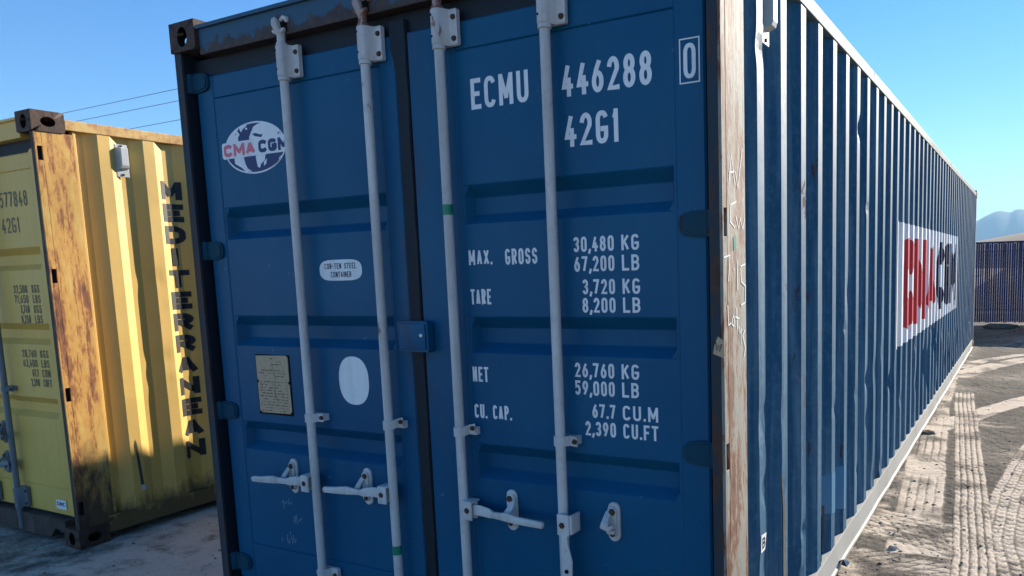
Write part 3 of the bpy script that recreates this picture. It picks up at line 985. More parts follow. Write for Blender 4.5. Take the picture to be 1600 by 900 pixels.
def plate(bm):
    y = DP-.0005
    box(bm, .294, .504, y-.002, y, .943, 1.2015, 2)
    q = [(.300, 1.196), (.486, 1.200), (.498, 1.192), (.498, 1.092), (.490, 1.088), (.490, 1.080), (.498, 1.076), (.500, .962), (.488, .952), (.320, .950), (.302, .958), (.301, 1.078), (.309, 1.082), (.309, 1.090), (.300, 1.094)]
    extrude_xz(bm, q[::-1], y-.005, y-.0022, 0)
    lf = lambda x, z, l: (x, y-.0056-l, z)
    rr = random.Random(2)
    for i in range(19):
        z = 1.185-i*.0125
        if i in (3, 7): continue
        x = .312 + (.03 if i < 3 else 0)
        xe = .485-(.03 if i < 3 else 0)
        while x < xe:
            wv = rr.uniform(.006, .026)
            if rr.random() < .82:
                ribbon(bm, [(x, z+rr.uniform(-.001, .001)), (min(xe, x+wv), z)], rr.choice((.0018, .003, .0038)), lf, 0, False, 1)
            x += wv+rr.uniform(.003, .012)
    ribbon(bm, [(.40, 1.16), (.415, 1.10), (.405, 1.05), (.418, 1.00)], .002, lf, .0003, False, 1)
decal('data_plate', d1, [MT['paper'], MT['ink'], MT['hole']], plate, 'weathered yellowed data plate in a dark frame')

SCR = ([(.392, .568), (.398, .540), (.394, .528)], [(.385, .556), (.402, .560), (.412, .552), (.420, .566)], [(.432, .578), (.428, .556), (.436, .553), (.452, .566)],
              [(.462, .506), (.452, .484), (.453, .470), (.462, .480), (.468, .505)], [(.475, .512), (.470, .492), (.478, .470)], [(.483, .494), (.490, .484), (.505, .500)],
              [(.372, .396), (.366, .380)], [(.404, .414), (.402, .388), (.410, .374), (.418, .384), (.408, .394)], [(.424, .430), (.436, .372)], [(.444, .416), (.440, .394), (.448, .384), (.458, .392), (.448, .402)],
              [(.470, .400), (.486, .406)], [(.516, .424), (.500, .414), (.502, .398), (.520, .406)])
for a, b in ((0, 2), (2, 5), (5, 10)):
    decal('chalk_marks', d1, MT['chalk'], lambda bm: [ribbon(bm, s, .0032, pl, .0002*i) for i, s in enumerate(SCR[a:b])], 'faint chalk scribble near the foot of the door')

# lock box across the seam
bm = bmesh.new()
extrude_xz(bm, [(1.150, 1.345), (1.162, 1.352), (1.285, 1.352), (1.297, 1.345), (1.297, 1.245), (1.290, 1.238), (1.165, 1.238), (1.158, 1.245)][::-1], .012, .045)
box(bm, 1.170, 1.288, .006, .0118, 1.248, 1.342, 0, .002)
bmesh.ops.recalc_face_normals(bm, faces=bm.faces[:])
lathe_y(bm, 1.272, 1.300, [(.0065, .006), (.0065, .001), (.004, -.001)], n=10, mi=1)
o = link('lock_box', bm, [MT['blue'], MT['white']], d1, smooth=True)
# green tape bands
for x, z, d in ((RODS[2], 1.742, d2), (RODS[1], .461, d1)):
    bm = bmesh.new(); lathe_z(bm, x, RY, [(.0175, z-.018), (.0181, z-.0178), (.0181, z+.0178), (.0175, z+.018)])
    link('tape_band', bm, MT['green'], d, smooth=True)

# marks on the right post (faces +x at 2.434) and tag
pp = lambda y, z, l: (2.4352+l, y, z)
PM = ([(.060, 1.758), (.085, 1.850), (.115, 1.760)], [(.065, 1.792), (.110, 1.800)], [(.120, 1.80), (.140, 1.752), (.185, 1.875)],
              [(.125, 1.712), (.075, 1.700), (.070, 1.650), (.110, 1.635)], [(.120, 1.67), (.145, 1.632), (.160, 1.665), (.185, 1.632), (.200, 1.665)],
              [(.010, 1.545), (.062, 1.552), (.058, 1.52), (.048, 1.475)], [(.095, 1.512), (.100, 1.505)], [(.128, 1.535), (.130, 1.445)], [(.205, 1.525), (.160, 1.518), (.165, 1.470), (.205, 1.455), (.200, 1.405), (.160, 1.398)],
              [(.040, 1.405), (.045, 1.345), (.068, 1.350)], [(.085, 1.372), (.075, 1.345), (.090, 1.338), (.098, 1.360), (.085, 1.372)], [(.118, 1.392), (.125, 1.325)], [(.105, 1.365), (.142, 1.358)],
              [(.138, 1.335), (.145, 1.312), (.160, 1.325), (.158, 1.278)], [(.195, 1.318), (.172, 1.305), (.198, 1.262), (.185, 1.235)])
prt = [o for o in blue.children if o.name.startswith('corner_post')][0]
for a, b in ((0, 3), (3, 5), (5, 9), (9, len(PM))):
    decal('chalk_writing', prt, MT['chalkw'], lambda bm: [ribbon(bm, s, .0048, pp, .0002*i) for i, s in enumerate(PM[a:b])], 'white handwritten marks')
bm = bmesh.new()
poly(bm, [(2.400, 1.262), (2.405, 1.29), (2.416, 1.315), (2.4345, 1.300), (2.4345, 1.250)], fronty(.0040), 0, 0)
f1 = fronty(.0034)
ribbon(bm, [(2.409, 1.298), (2.412, 1.272), (2.417, 1.288), (2.421, 1.270), (2.427, 1.292)], .0035, f1, 0, False, 1)
link('paper_tag', bm, [MT['paper'], MT['inkb']], prt)
bm = bmesh.new()
poly(bm, [(.095, 1.605), (.120, 1.612), (.122, 1.570), (.098, 1.565)], pp); link('tape_scrap', bm, MT['green'], prt)

# side markings
def big_panel(bm, P): poly(bm, [(3.45, .905), (8.60, .895), (8.60, 1.775), (3.45, 1.780)], P)
drape('logo_panel', spb, MT['white_side'], big_panel, off=.0022, label='white painted logo panel')
drape('red_logo_letters', spb, MT['red'], lambda bm, P: write(bm, 'CMA', 3.76, 5.96, 1.00, 1.68, .225, P, gap=.07), off=.0042)
drape('navy_logo_letters', spb, MT['navy_side'], lambda bm, P: write(bm, 'CGM', 6.16, 8.40, 1.00, 1.68, .225, P, gap=.07), off=.0042)
drape('touch_up_patch', spb, MT['blue_patch'], lambda bm, P: poly(bm, [(1.275, .375), (1.78, .27), (1.79, .50), (1.55, .515), (1.52, .53), (1.275, .535)], P), off=.0016, label='brighter blue touch-up paint')
drape('rust_patch', spb, MT['patch_rust'], lambda bm, P: poly(bm, [(1.262, .170), (1.415, .170), (1.42, .385), (1.38, .40), (1.33, .378), (1.262, .385)], P), off=.0030)
drape('rust_patch', spb, MT['patch_rust'], lambda bm, P: poly(bm, [(.632, .19), (.690, .19), (.668, .42), (.650, .72), (.634, .74)], P), off=.0030)
def blbl(bm):
    P = lambda y, z, l: (side_x(y, z)+.0022+l, y, z)
    poly(bm, [(.362, .525), (.420, .520), (.422, .583), (.364, .590)], P, 0, 0)
    P2 = lambda y, z, l: (side_x(y, z)+.0028+l, y, z)
    write(bm, 'B', .376, .408, .535, .575, .008, P2, 1)
decal('letter_sticker', spb, [MT['white_side'], MT['inkb']], blbl, 'small white sticker with a black B')

# ------------------------------------------------------------------ yellow container
yel = empty('shipping_container', (-4.235, .322, -.077))
tag(yel, 'yellow shipping container with rust-orange corner post, standing left of the blue one', 'shipping container', 'shipping containers')
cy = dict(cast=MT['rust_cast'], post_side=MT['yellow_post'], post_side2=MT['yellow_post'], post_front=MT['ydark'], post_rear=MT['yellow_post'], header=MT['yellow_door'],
          sill=MT['ydark'], top_rail=MT['yellow_rail'], bottom_rail=MT['yellow'], side=MT['yellow'], roof=MT['yellow'], door=MT['yellow_door'],
          hinge=MT['yellow_door'], rod=MT['rodgrey'], rod_tip=[MT['rodgrey']]*4, vent=MT['ventw'], post_label='yellow corner post streaked with orange rust')
YR = (.60, 1.05, 1.40, 1.757)
rdy = random.Random(4)
YD = [(OUT0+rdy.randint(0, 20)*PER+rdy.choice((0, .036, .072)), rdy.uniform(.25, 1.9), rdy.uniform(.002, .006), .04, rdy.uniform(.02, .06)) for _ in range(30)]
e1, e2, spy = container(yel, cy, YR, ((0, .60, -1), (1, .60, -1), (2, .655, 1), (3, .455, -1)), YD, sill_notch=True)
YX = 2.438   # local x = world + 4.235 ; local z = world + .077
def L(x): return x+4.235
yp = pl
ypr = fronty(DP-.0015)
decal('serial_lettering', e2, MT['yink'], lambda bm: write(bm, '577848', L(-2.362), L(-2.045), 2.070, 2.163, .012, ypr), 'black serial digits')
decal('size_code', e2, MT['yink'], lambda bm: write(bm, '42G1', L(-2.370), L(-2.165), 1.918, 2.010, .012, ypr))
it = []
for i, (s, u, a) in enumerate((('32,500', 'KGS', -2.325), ('71,650', 'LBS', -2.325), ('3,740', 'KGS', -2.27), ('8,250', 'LBS', -2.27))):
    z = 1.602-i*.0615
    it += [(s, L(a), L(-2.165), z-.050, z), (u, L(-2.115), L(-2.03), z-.050, z)]
for i, (s, u, a) in enumerate((('28,760', 'KGS', -2.315), ('63,400', 'LBS', -2.315), ('67.7', 'CUM', -2.22), ('2,390', 'CUFT', -2.245))):
    z = 1.204-i*.0600
    it += [(s, L(a), L(-2.150), z-.048, z), (u, L(-2.105), L(-2.015), z-.048, z)]
words('weight_lettering', e2, MT['yink'], it, .0078, ypr, gap=.3)
decal('name_lettering', e2, MT['red_faded'], lambda bm: write(bm, 'A', L(-2.615), L(-2.548), .982, 1.085, .017, ypr), 'faded red letter')
def ystk(bm):
    poly(bm, [(L(-2.118), .206), (L(-2.005), .206), (L(-2.005), .266), (L(-2.118), .266)], fronty(DY-.0015), 0, 0)
    f2 = fronty(DY-.0019)
    write(bm, 'CIMC', L(-2.108), L(-2.020), .228, .252, .006, f2, 1, gap=.15)
decal('maker_sticker', e2, [MT['white'], MT['navy']], ystk, 'white sticker with blue letters')
def med(bm, P):
    s = 'MEDITERRANEAN'
    for i, c in enumerate(s):
        zt = 2.253-i*.1455
        a, b = (.736, .876)
        if c == 'I': a, b = .775, .825
        GW_old = GW.get(c, None)
        write(bm, c, a, b, zt-.118, zt, .036 if c != 'I' else .042, P, gap=0)
drape('name_lettering', spy, MT['yblack'], med, dents=YD, off=.0024, label='black capitals stacked down the side')
drape('rust_patch', spy, MT['patch_rust'], lambda bm, P: poly(bm, [(.400, .28), (.420, .28), (.400, .56), (.392, .60), (.384, .56)], P), dents=YD, off=.002)
drape('paper_scrap', spy, MT['ventw'], lambda bm, P: poly(bm, [(.395, .262), (.425, .262), (.428, .290), (.410, .300), (.395, .292)], P), dents=YD, off=.004)
# a thin flat bar welded inside the post edge on the side
bm = bmesh.new(); box(bm, 2.396, 2.422, .218, .236, .156, 2.495, 0, .003); link('edge_strip', bm, MT['yellow'], yel)

# ------------------------------------------------------------------ ground
def hsh(ix, iy, s):
    h = (ix.astype(np.int64)*374761393+iy.astype(np.int64)*668265263+s*2147483647) & 0xffffffff
    h = ((h ^ (h >> 13))*1274126177) & 0xffffffff
    return ((h ^ (h >> 16)) & 0xffff)/65535.0
def vnoise(x, y, s=0):
    ix, iy = np.floor(x), np.floor(y)
    fx, fy = x-ix, y-iy
    fx = fx*fx*(3-2*fx); fy = fy*fy*(3-2*fy)
    a = hsh(ix, iy, s); b = hsh(ix+1, iy, s); c = hsh(ix, iy+1, s); d = hsh(ix+1, iy+1, s)
    return a+(b-a)*fx+(c-a)*fy+(a-b-c+d)*fx*fy
def fbm(x, y, f, o=4, s=0):
    t = np.zeros_like(x); a = .5
    for i in range(o):
        t += a*(vnoise(x*f, y*f, s+i)-.5); f *= 2.03; a *= .5
    return t
def axis(parts):
    r = []
    for a, b, st in parts:
        n = max(1, int(round((b-a)/st)))
        r += [a+(b-a)*i/n for i in range(n)]
    r.append(parts[-1][1])
    return np.array(r)
far = [60, 90, 140, 220, 400, 800, 1600, 3200, 6500]
back = [60, 90, 140, 220, 400, 800, 1500]
xs = axis([(-30, -8, 1.0), (-8, -2.2, .2), (-2.2, .3, .022), (.3, 2.3, .25), (2.3, 3.5, .0065), (3.5, 4.6, .03), (4.6, 8, .15), (8, 30, 1.0)])
xs = np.concatenate([[-v for v in reversed(far)], xs, far])
ys = axis([(-30, -6, 1.5), (-6, -.6, .15), (-.6, 1.2, .03), (1.2, 5, .0115), (5, 9, .022), (9, 18, .05), (18, 30, .5)])
ys = np.concatenate([[-v for v in reversed(back)], ys, far])
X, Y = np.meshgrid(xs, ys, indexing='ij')
near = np.exp(-(np.maximum(np.hypot(X-1, Y-5)-16, 0)/12)**2)
Z = np.interp(X, [-1e5, -1.2, 2.0, 2.5, 1e5], [-.080, -.080, -.02, .000, .000])*near
soil = fbm(X, Y, .9, 5, 3)
rough_ = fbm(X, Y, 7, 5, 11)
Z = Z + near*(.05*fbm(X, Y, .35, 3, 21) + .020*rough_ + .010*fbm(X, Y, 28, 3, 31)) - .004
lite = np.clip(.22+2.4*(soil+.10*rough_), 0, 1)*.5
lite = np.maximum(lite, np.clip(.0+3.8*fbm(X, Y, 3.4, 5, 7), 0, .7)*np.clip((3.6-Y)/1.6, 0, 1)*(X > 2))
# berm of pale dust along the rail of the blue box
berm = np.exp(-((X-2.46)/.10)**2)*((Y > -.2) & (Y < 12.3))
Z = np.maximum(Z, -.03)*1.0*(X > 2.2)+Z*(X <= 2.2)
Z += berm*(.018+.02*fbm(X, Y, 5, 3, 41))
lite = np.maximum(lite, berm*(.35+1.2*fbm(X, Y, 9, 3, 43)))
def sstep(a, b, x):
    t = np.clip((x-a)/(b-a), 0, 1); return t*t*(3-2*t)
def track(cl, halfw, grooves=5, lug=.045, style='rib', strength=1.0, seed=0, depth=.014):
    """cl: list of (x,y); returns nothing, edits Z and lite"""
    global Z, lite
    best = np.full(X.shape, 1e9); S = np.zeros_like(X); D = np.zeros_like(X)
    s0 = 0
    for (ax, ay), (bx, by) in zip(cl[:-1], cl[1:]):
        dx, dy = bx-ax, by-ay; Ls = math.hypot(dx, dy)
        t = ((X-ax)*dx+(Y-ay)*dy)/Ls**2
        tc = np.clip(t, 0, 1)
        d = np.hypot(X-ax-tc*dx, Y-ay-tc*dy)
        sd_ = ((X-ax)*dy-(Y-ay)*dx)/Ls
        m = d < best
        best[m] = d[m]; S[m] = (s0+tc*Ls)[m]; D[m] = sd_[m]
        s0 += Ls
    e = .018*fbm(X, Y, 18, 3, 50+seed)
    inside = 1-sstep(halfw-.008, halfw+.010, best+e*1.2)
    u = (D/halfw*.5+.5)*grooves
    if style == 'rib':
        gr = 1-sstep(.05, .17, np.abs(u-np.round(u)))
        lu = (1-sstep(.08, .2, np.abs((S/lug+.3*np.round(u)) % 1-.5)))*.35
    elif style == 'zig':
        zz = S/lug+.9*np.abs((u % 1)-.5)+.37*np.floor(u)
        gr = (1-sstep(.05, .14, np.abs(zz % 1-.5)))*np.clip(.65+2*fbm(X, Y, 3, 3, 39+seed), .1, 1)
        lu = (1-sstep(.05, .15, np.abs(u-np.round(u))))*.7
    elif style == 'worn':
        gr = (1-sstep(.06, .16, np.abs(u-np.round(u))))*np.clip(.4+3*fbm(X, Y, 1.3, 3, 33+seed), 0, 1)
        lu = (1-sstep(.04, .12, np.abs((S/lug+.8*(u-np.floor(u))) % 1-.5)))*np.clip(.3+3.5*fbm(X, Y, 2.1, 3, 37+seed), 0, .9)
    else:
        gr = np.zeros_like(X); lu = 0
    pat = np.clip(np.maximum(gr, lu), 0, 1)
    wear = np.clip(.85+1.9*fbm(X, Y, 5, 5, 60+seed), 0, 1)*strength
    Z = Z*(1-inside*.55)+inside*(-depth*(.25+.75*pat)+.004)*near
    lite = lite*(1-inside)+inside*(wear*(1-.75*pat)+.12*pat)
# warp the plane so treads do not run like a ruler
_X0, _Y0 = X.copy(), Y.copy()
Xw = X+.016*fbm(X, Y, 2.2, 3, 101)+.010*fbm(X, Y, 14, 3, 103)
Yw = Y+.05*fbm(X, Y, 2.0, 3, 105)+.012*fbm(X, Y, 12, 3, 107)
X, Y = Xw, Yw
track([(2.32, 9.2), (2.40, 6.6), (2.555, 4.4), (2.68, 2.7), (2.80, 1.0), (2.95, -2)], .135, 5, .12, 'worn', .95, 1, .007)
track([(2.47, 8.7), (2.76, 9.75), (3.20, 10.7), (4.2, 12.0)], .16, 4, .05, 'none', .9, 2, .006)
track([(2.40, 9.5), (2.70, 10.5), (3.20, 11.35), (4.2, 12.3)], .10, 4, .05, 'none', .9, 3, .006)
track([(2.40, 5.0), (2.86, 6.2), (3.22, 7.1), (4.2, 8.8)], .13, 4, .05, 'none', .95, 4, .006)
track([(2.45, 2.45), (2.8, 2.35), (3.3, 2.10), (4.3, 1.5)], .24, 7, .10, 'zig', .85, 6, .007)
track([(2.45, 1.75), (2.9, 1.80), (3.5, 1.70)], .20, 6, .10, 'worn', .85, 9, .007)
track([(3.55, 6.2), (3.30, 4.6), (3.16, 3.3), (3.14, 2.4), (3.3, .9)], .115, 4, .075, 'zig', 1.0, 5, .009)
track([(2.62, 7.35), (2.885, 3.9), (3.02, 2.1), (3.10, .2)], .102, 5, .09, 'rib', 1.0, 7, .011)
track([(3.7, 12), (3.9, 7), (4.1, 2), (4.2, -3)], .12, 5, .12, 'zig', .9, 8)
X, Y = _X0, _Y0
# broad pale smears of dragged dust, running mostly across
sm = np.clip(3.2*fbm(X*.55, Y*2.2, 1.3, 5, 71)-.10, 0, 1)*(X > 1.5)
lite = np.maximum(lite, sm*.6*(Y > 4.5)+sm*.15)
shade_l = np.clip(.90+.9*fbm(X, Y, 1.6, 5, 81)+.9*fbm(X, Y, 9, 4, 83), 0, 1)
lite = np.where(X < 1, shade_l*.9, lite)  # dirt left of the blue box painted paler to offset the weak light
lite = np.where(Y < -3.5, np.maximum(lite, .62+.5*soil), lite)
# yard behind the camera made paler above, to bounce light onto the doors
me = bpy.data.meshes.new('ground')
nx, ny = X.shape
co = np.stack([X.ravel(), Y.ravel(), Z.ravel()], 1)
I = np.arange(nx*ny).reshape(nx, ny)
F = np.stack([I[:-1, :-1], I[1:, :-1], I[1:, 1:], I[:-1, 1:]], -1).reshape(-1, 4)
me.vertices.add(len(co)); me.vertices.foreach_set('co', co.ravel())
me.loops.add(F.size); me.loops.foreach_set('vertex_index', F.ravel().astype(np.int32))
me.polygons.add(len(F)); me.polygons.foreach_set('loop_start', np.arange(0, F.size, 4, dtype=np.int32)); me.polygons.foreach_set('loop_total', np.full(len(F), 4, dtype=np.int32))
me.polygons.foreach_set('use_smooth', np.ones(len(F), dtype=bool))
me.update()
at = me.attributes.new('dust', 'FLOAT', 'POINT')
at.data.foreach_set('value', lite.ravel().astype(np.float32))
gm, t, b = mat('dirt_ground')
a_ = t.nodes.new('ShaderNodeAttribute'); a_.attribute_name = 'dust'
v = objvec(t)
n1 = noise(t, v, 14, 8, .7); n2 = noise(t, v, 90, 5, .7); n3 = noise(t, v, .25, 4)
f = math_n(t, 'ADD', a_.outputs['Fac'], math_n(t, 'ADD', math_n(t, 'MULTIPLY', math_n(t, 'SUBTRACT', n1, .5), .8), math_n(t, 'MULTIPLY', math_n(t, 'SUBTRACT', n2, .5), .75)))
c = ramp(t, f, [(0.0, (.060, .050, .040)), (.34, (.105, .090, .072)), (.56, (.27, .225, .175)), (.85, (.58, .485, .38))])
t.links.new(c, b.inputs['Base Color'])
b.inputs['Roughness'].default_value = .95
b.inputs['Specular IOR Level'].default_value = .15
hh = math_n(t, 'ADD', math_n(t, 'MULTIPLY', n1, 1.0), math_n(t, 'MULTIPLY', n2, .45))
bump(t, b, hh, .8, .012)
me.materials.append(gm)
ground = bpy.data.objects.new('ground', me); COL.objects.link(ground)
ground['kind'] = 'structure'

def gz(x, y):
    i = min(max(int(np.searchsorted(xs, x)), 1), nx-1); j = min(max(int(np.searchsorted(ys, y)), 1), ny-1)
    return float(Z[i, j])

def rock(bm, x, y, z, s, rr, mi=0, flat=.6):
    r_ = bmesh.ops.create_icosphere(bm, subdivisions=1 if s < .02 else 2, radius=1)
    sx, sy, sz = s*rr.uniform(.7, 1.2), s*rr.uniform(.7, 1.2), s*flat*rr.uniform(.7, 1.1)
    a = rr.uniform(0, 6.28)
    for v_ in r_['verts']:
        k_ = 1+rr.uniform(-.18, .18)
        p = v_.co*k_
        px, py = p.x*sx, p.y*sy
        v_.co = (x+px*math.cos(a)-py*math.sin(a), y+px*math.sin(a)+py*math.cos(a), z+p.z*sz+sz*.35)
    for f_ in {f_ for v_ in r_['verts'] for f_ in v_.link_faces}: f_.material_index = mi
rr = random.Random(21)
MT['stone'] = plain('pale_stone', (.42, .37, .30), .9, .2, .3, sc=40)
MT['clod'] = plain('dark_clod', (.13, .105, .08), .95, .1, .35, sc=40)
bm = bmesh.new()
for i in range(2600):
    if rr.random() < .65:
        x = rr.uniform(-3.2, -.02); y = rr.uniform(-1.0, 3.5)
    else:
        x = 2.47+abs(rr.gauss(0, .8)); y = rr.uniform(1.2, 1.4+abs(rr.gauss(3, 4)))
    s = .0025+abs(rr.gauss(0, .0035)); s = min(s, .015)
    rock(bm, x, y, gz(x, y)-.001, s, rr, 0 if rr.random() < .6 else 1)
grav = link('gravel', bm, [MT['stone'], MT['clod']])
grav['kind'] = 'stuff'
tag(grav, 'small stones and clods scattered on the dirt beside the containers', 'gravel')

def single_rock(name, x, y, s, m, label, cat, flat=.6, seed=0):
    bm = bmesh.new(); rock(bm, 0, 0, 0, s, random.Random(seed), 0, flat)
    o_ = link(name, bm, m); o_.location = (x, y, gz(x, y)-.004)
    tag(o_, label, cat)
single_rock('stone', 2.632, 2.03, .026, MT['stone'], 'pale stone the size of an egg between the bottom rail and the tyre tracks', 'stone', .8, 3)
single_rock('dirt_clod', 2.485, 5.0, .055, MT['clod'], 'dark dirt clod against the bottom rail of the blue container', 'clod', .5, 5)
single_rock('dirt_clod', 2.90, 3.42, .030, MT['clod'], 'small dark clod lying in the ribbed tyre track', 'clod', .5, 6)
single_rock('rubble_heap', 2.72, 16.3, .30, MT['clod'], 'low dark heap of rubble in the shade in front of the slatted fence', 'rubble', .35, 8)
# crumpled scrap by the rail
bm = bmesh.new()
pts = [(-.03, -.01, .0), (-.005, -.022, .02), (.022, -.012, .008), (.03, .012, .026), (.0, .024, .006), (-.026, .012, .022), (0, 0, .04)]
vv = [bm.verts.new(p) for p in pts]
for i in range(6): bm.faces.new((vv[i], vv[(i+1) % 6], vv[6])).material_index = i % 2
o = link('plastic_scrap', bm, [MT['ventw'], MT['inkb']]); o.location = (2.455, 1.62, .02)
md = o.modifiers.new('s', 'SOLIDIFY'); md.thickness = .0015
tag(o, 'black and white scrap of plastic at the foot of the blue side wall', 'litter')

# ------------------------------------------------------------------ fence
FY = 17.19
fence = empty('slatted_fence', (2.6, FY, 0))
tag(fence, 'navy privacy-slatted chain link fence across the back of the yard', 'fence')
sm_, t, b = mat('fence_slat')
v = objvec(t)
c = mix(t, ramp(t, noise(t, v, 5, 6, .7, (1, 1, .7)), [(.42, 0.0), (.62, 1.0)]), (.005, .016, .095), (.014, .026, .10))
c = mix(t, ramp(t, noise(t, v, 26, 4, .7, (1.6, 1, .8)), [(.52, 0.0), (.64, .8)]), c, (.14, .11, .15))  # pinkish flecks paint the sunlight showing through between the slats
t.links.new(c, b.inputs['Base Color']); b.inputs['Roughness'].default_value = .6
MT['slat'] = sm_
MT['galv'] = plain('galvanised_steel', (.035, .04, .07), .5, .5, .2)
fx0, fx1 = -9.0, 14.0
rr = random.Random(17)
bm = bmesh.new()
x = fx0
while x < fx1:
    wd = .0395+rr.uniform(-.0014, .0010)
    tl = rr.uniform(-.004, .004)
    a = x-2.6
    z0, z1 = .05+rr.uniform(-.01, .01), 1.80+rr.uniform(-.012, .012)
    rings(bm, [[(a, -.004, z0), (a+wd, -.002, z0), (a+wd, .004, z0), (a, .003, z0)], [(a+tl, -.004, z1), (a+wd+tl, -.002, z1), (a+wd+tl, .004, z1), (a+tl, .003, z1)]])
    x += .0445
link('slat_panel', bm, MT['slat'], fence)
# chain link wires: zigzag ribbons in front of and behind the slats
bm = bmesh.new()
x = fx0
k = 0
while x < fx1:
    a = x-2.6
    for s in (1,):
        z = .03; side = 1
        p = []
        while z < 1.84:
            p.append((a+(.0445 if side > 0 else 0)*1.0, -.007 if side > 0 else -.0055, z)); z += .0445; side = -side
        for q0, q1 in zip(p[:-1], p[1:]):
            dx = .0016
            bm.faces.new([bm.verts.new(u_) for u_ in ((q0[0]-dx, q0[1], q0[2]), (q0[0]+dx, q0[1], q0[2]), (q1[0]+dx, q1[1], q1[2]), (q1[0]-dx, q1[1], q1[2]))])
    x += .089
    k += 1
for i in range(0): pass
link('wire_mesh', bm, MT['galv'], fence)
def tube_x(bm, x0, x1, y, z, r):
    rings(bm, [[(xx, y+r*math.cos(2*math.pi*i/10), z+r*math.sin(2*math.pi*i/10)) for i in range(10)] for xx in (x0, x1)])
bm = bmesh.new(); tube_x(bm, fx0-2.6, fx1-2.6, .028, 1.818, .021); link('top_rail', bm, MT['galv'], fence, smooth=True)
bm = bmesh.new()
tube_x(bm, fx0-2.6, fx1-2.6, .016, .33, .006); tube_x(bm, fx0-2.6, fx1-2.6, .016, 1.62, .006)
link('tension_wire', bm, MT['galv'], fence, smooth=True)
x = fx0-.9
while x <= fx1:
    bm = bmesh.new(); lathe_z(bm, x-2.6, .055, [(.03, -.05), (.03, 1.79), (.034, 1.80), (.03, 1.83), (.012, 1.85)], n=14)
    link('fence_post', bm, MT['galv'], fence, smooth=True)
    x += 2.875
# small red and white sign board at the foot of the fence
sg = empty('warning_sign', (3.70, FY-.05, .05))
tag(sg, 'small red and white board leaning at the foot of the slatted fence', 'sign')
bm = bmesh.new()
box(bm, -.19, .21, -.012, .0, .0, .235, 0, .002)
link('board', bm, MT['white'], sg)
MT['signred'] = plain('sign_red', (.42, .03, .04), .5, .4, .1)
bm = bmesh.new(); box(bm, -.185, .205, -.0155, -.0122, .125, .232); link('red_band', bm, MT['signred'], sg)
bm = bmesh.new(); box(bm, -.10, .12, -.0155, -.0122, .03, .055); box(bm, -.12, .06, -.0155, -.0122, .075, .095); link('grey_lines', bm, MT['galv'], sg)

# ------------------------------------------------------------------ hill and mountains
def ridge(name, az0, az1, dist, prof_fn, depth, m, n=160, rows=30, base=-2, seed=0):
    """hill massif: rows from the front foot up to the crest and down behind"""
    az = np.linspace(az0, az1, n); rw = np.linspace(0, 1, rows)
    A, W_ = np.meshgrid(np.radians(az), rw, indexing='ij')
    D = dist+depth*(W_-.5)*2
    x = 3.2+D*np.sin(A); y = -2.2+D*np.cos(A)
    hgt = np.interp(np.degrees(A), *prof_fn)
    shape = np.sin(np.pi*W_)**1.1
    f = 6.0/dist
    nn = fbm(x, y, f, 6, 90+seed)
    rg = 1-np.abs(fbm(x, y, f*2, 5, 95+seed))*4
    z = base+(hgt-base)*shape*(1+.16*nn*(1-shape**3))+(hgt*.10*rg*shape*(1-shape))
    z += hgt*.02*fbm(x, y, f*6, 4, 99)
    co = np.stack([x.ravel(), y.ravel(), z.ravel()], 1)
    I_ = np.arange(n*rows).reshape(n, rows)
    F_ = np.stack([I_[:-1, :-1], I_[1:, :-1], I_[1:, 1:], I_[:-1, 1:]], -1).reshape(-1, 4)
    me_ = bpy.data.meshes.new(name); me_.from_pydata(co.tolist(), [], F_.tolist()); me_.update()
    me_.polygons.foreach_set('use_smooth', [True]*len(me_.polygons))
    o_ = bpy.data.objects.new(name, me_); COL.objects.link(o_); me_.materials.append(m)
    o_['kind'] = 'structure'
    return o_
hm = plain('dry_hillside', (.26, .21, .16), .95, .1, .35, sc=.25)
T_ = lambda e, d: 1.5+d*math.tan(R(e))
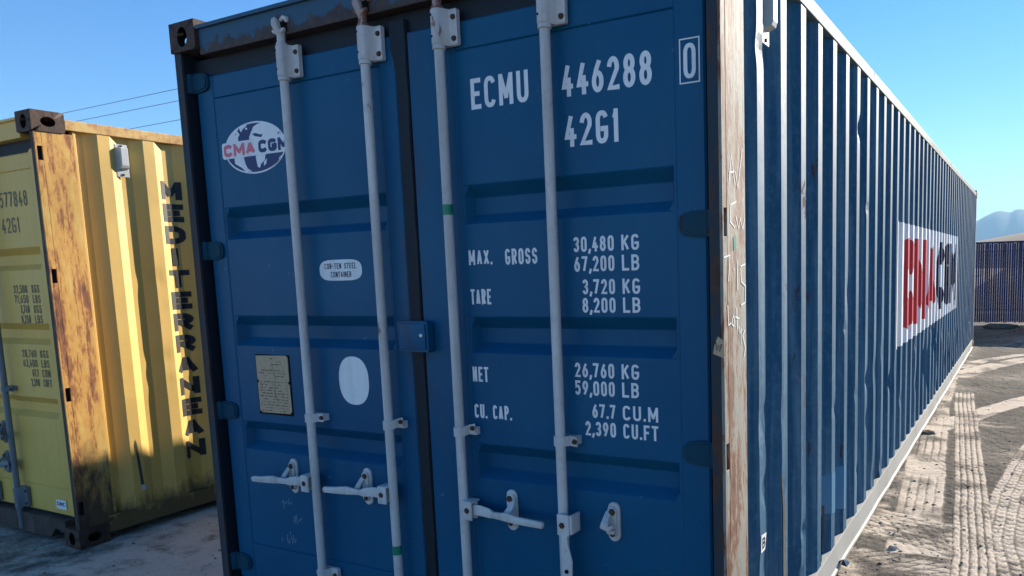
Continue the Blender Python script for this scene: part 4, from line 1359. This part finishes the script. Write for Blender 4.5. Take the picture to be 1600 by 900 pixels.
ridge('hill', -25, 30, 150, ([-25, -6, -3.1, -.3, 4, 12, 30], [T_(-.3, 150), T_(.5, 150), T_(.98, 150), T_(1.42, 150), T_(1.8, 150), T_(2.3, 150), T_(1.0, 150)]), 50, hm, seed=1, base=-1)
mm = plain('mountain_rock', (.07, .09, .10), .95, .1, .3, sc=.003)
ridge('mountains', -48, 48, 5000, ([-60, -40, -20, -8, -5, -3.6, -3.08, -2.6, -2.1, -1.8, -1.48, -1.15, -.8, -.3, .6, 2, 5, 12, 30, 60],
      [T_(e, 5000) for e in (.6, 1.1, .9, 1.3, 1.7, 2.12, 2.30, 2.58, 2.80, 2.86, 2.80, 2.70, 2.93, 2.86, 2.7, 2.9, 2.2, 2.6, 1.8, .9)]), 1000, mm, n=500, rows=24, base=-30, seed=5)

# ------------------------------------------------------------------ power lines
MT['wire'] = plain('wire', (.05, .05, .06), .6, .3, .1)
for z, nm in ((17.17, 'topmost of the three thin power lines above the yellow container'), (16.22, 'middle of the three thin power lines above the yellow container'), (14.70, 'lowest of the three thin power lines above the yellow container')):
    bm = bmesh.new()
    n = 60
    secs = []
    for i in range(n+1):
        x = -150+180*i/n
        zz = z+.9*((x+66)/90)**2
        secs.append([(x, 40+.022*math.cos(2*math.pi*k/6), zz+.022*math.sin(2*math.pi*k/6)) for k in range(6)])
    rings(bm, secs)
    o = link('power_line', bm, MT['wire'])
    tag(o, nm, 'power line', 'power lines')

# ------------------------------------------------------------------ haze
HZ = True
if HZ:
    bm = bmesh.new(); box(bm, -6600, 6600, -1600, 6700, -33, 330)
    m = bpy.data.materials.new('haze_air'); m.use_nodes = True
    t = m.node_tree; t.nodes.remove(t.nodes['Principled BSDF'])
    pv = t.nodes.new('ShaderNodeVolumePrincipled')
    pv.inputs['Color'].default_value = (.42, .74, 1.0, 1)
    pv.inputs['Density'].default_value = .00022
    pv.inputs['Anisotropy'].default_value = .0
    t.links.new(pv.outputs[0], t.nodes['Material Output'].inputs['Volume'])
    o = link('haze', bm, m); o['kind'] = 'stuff'
    tag(o, 'pale blue haze over the far mountains', 'haze')
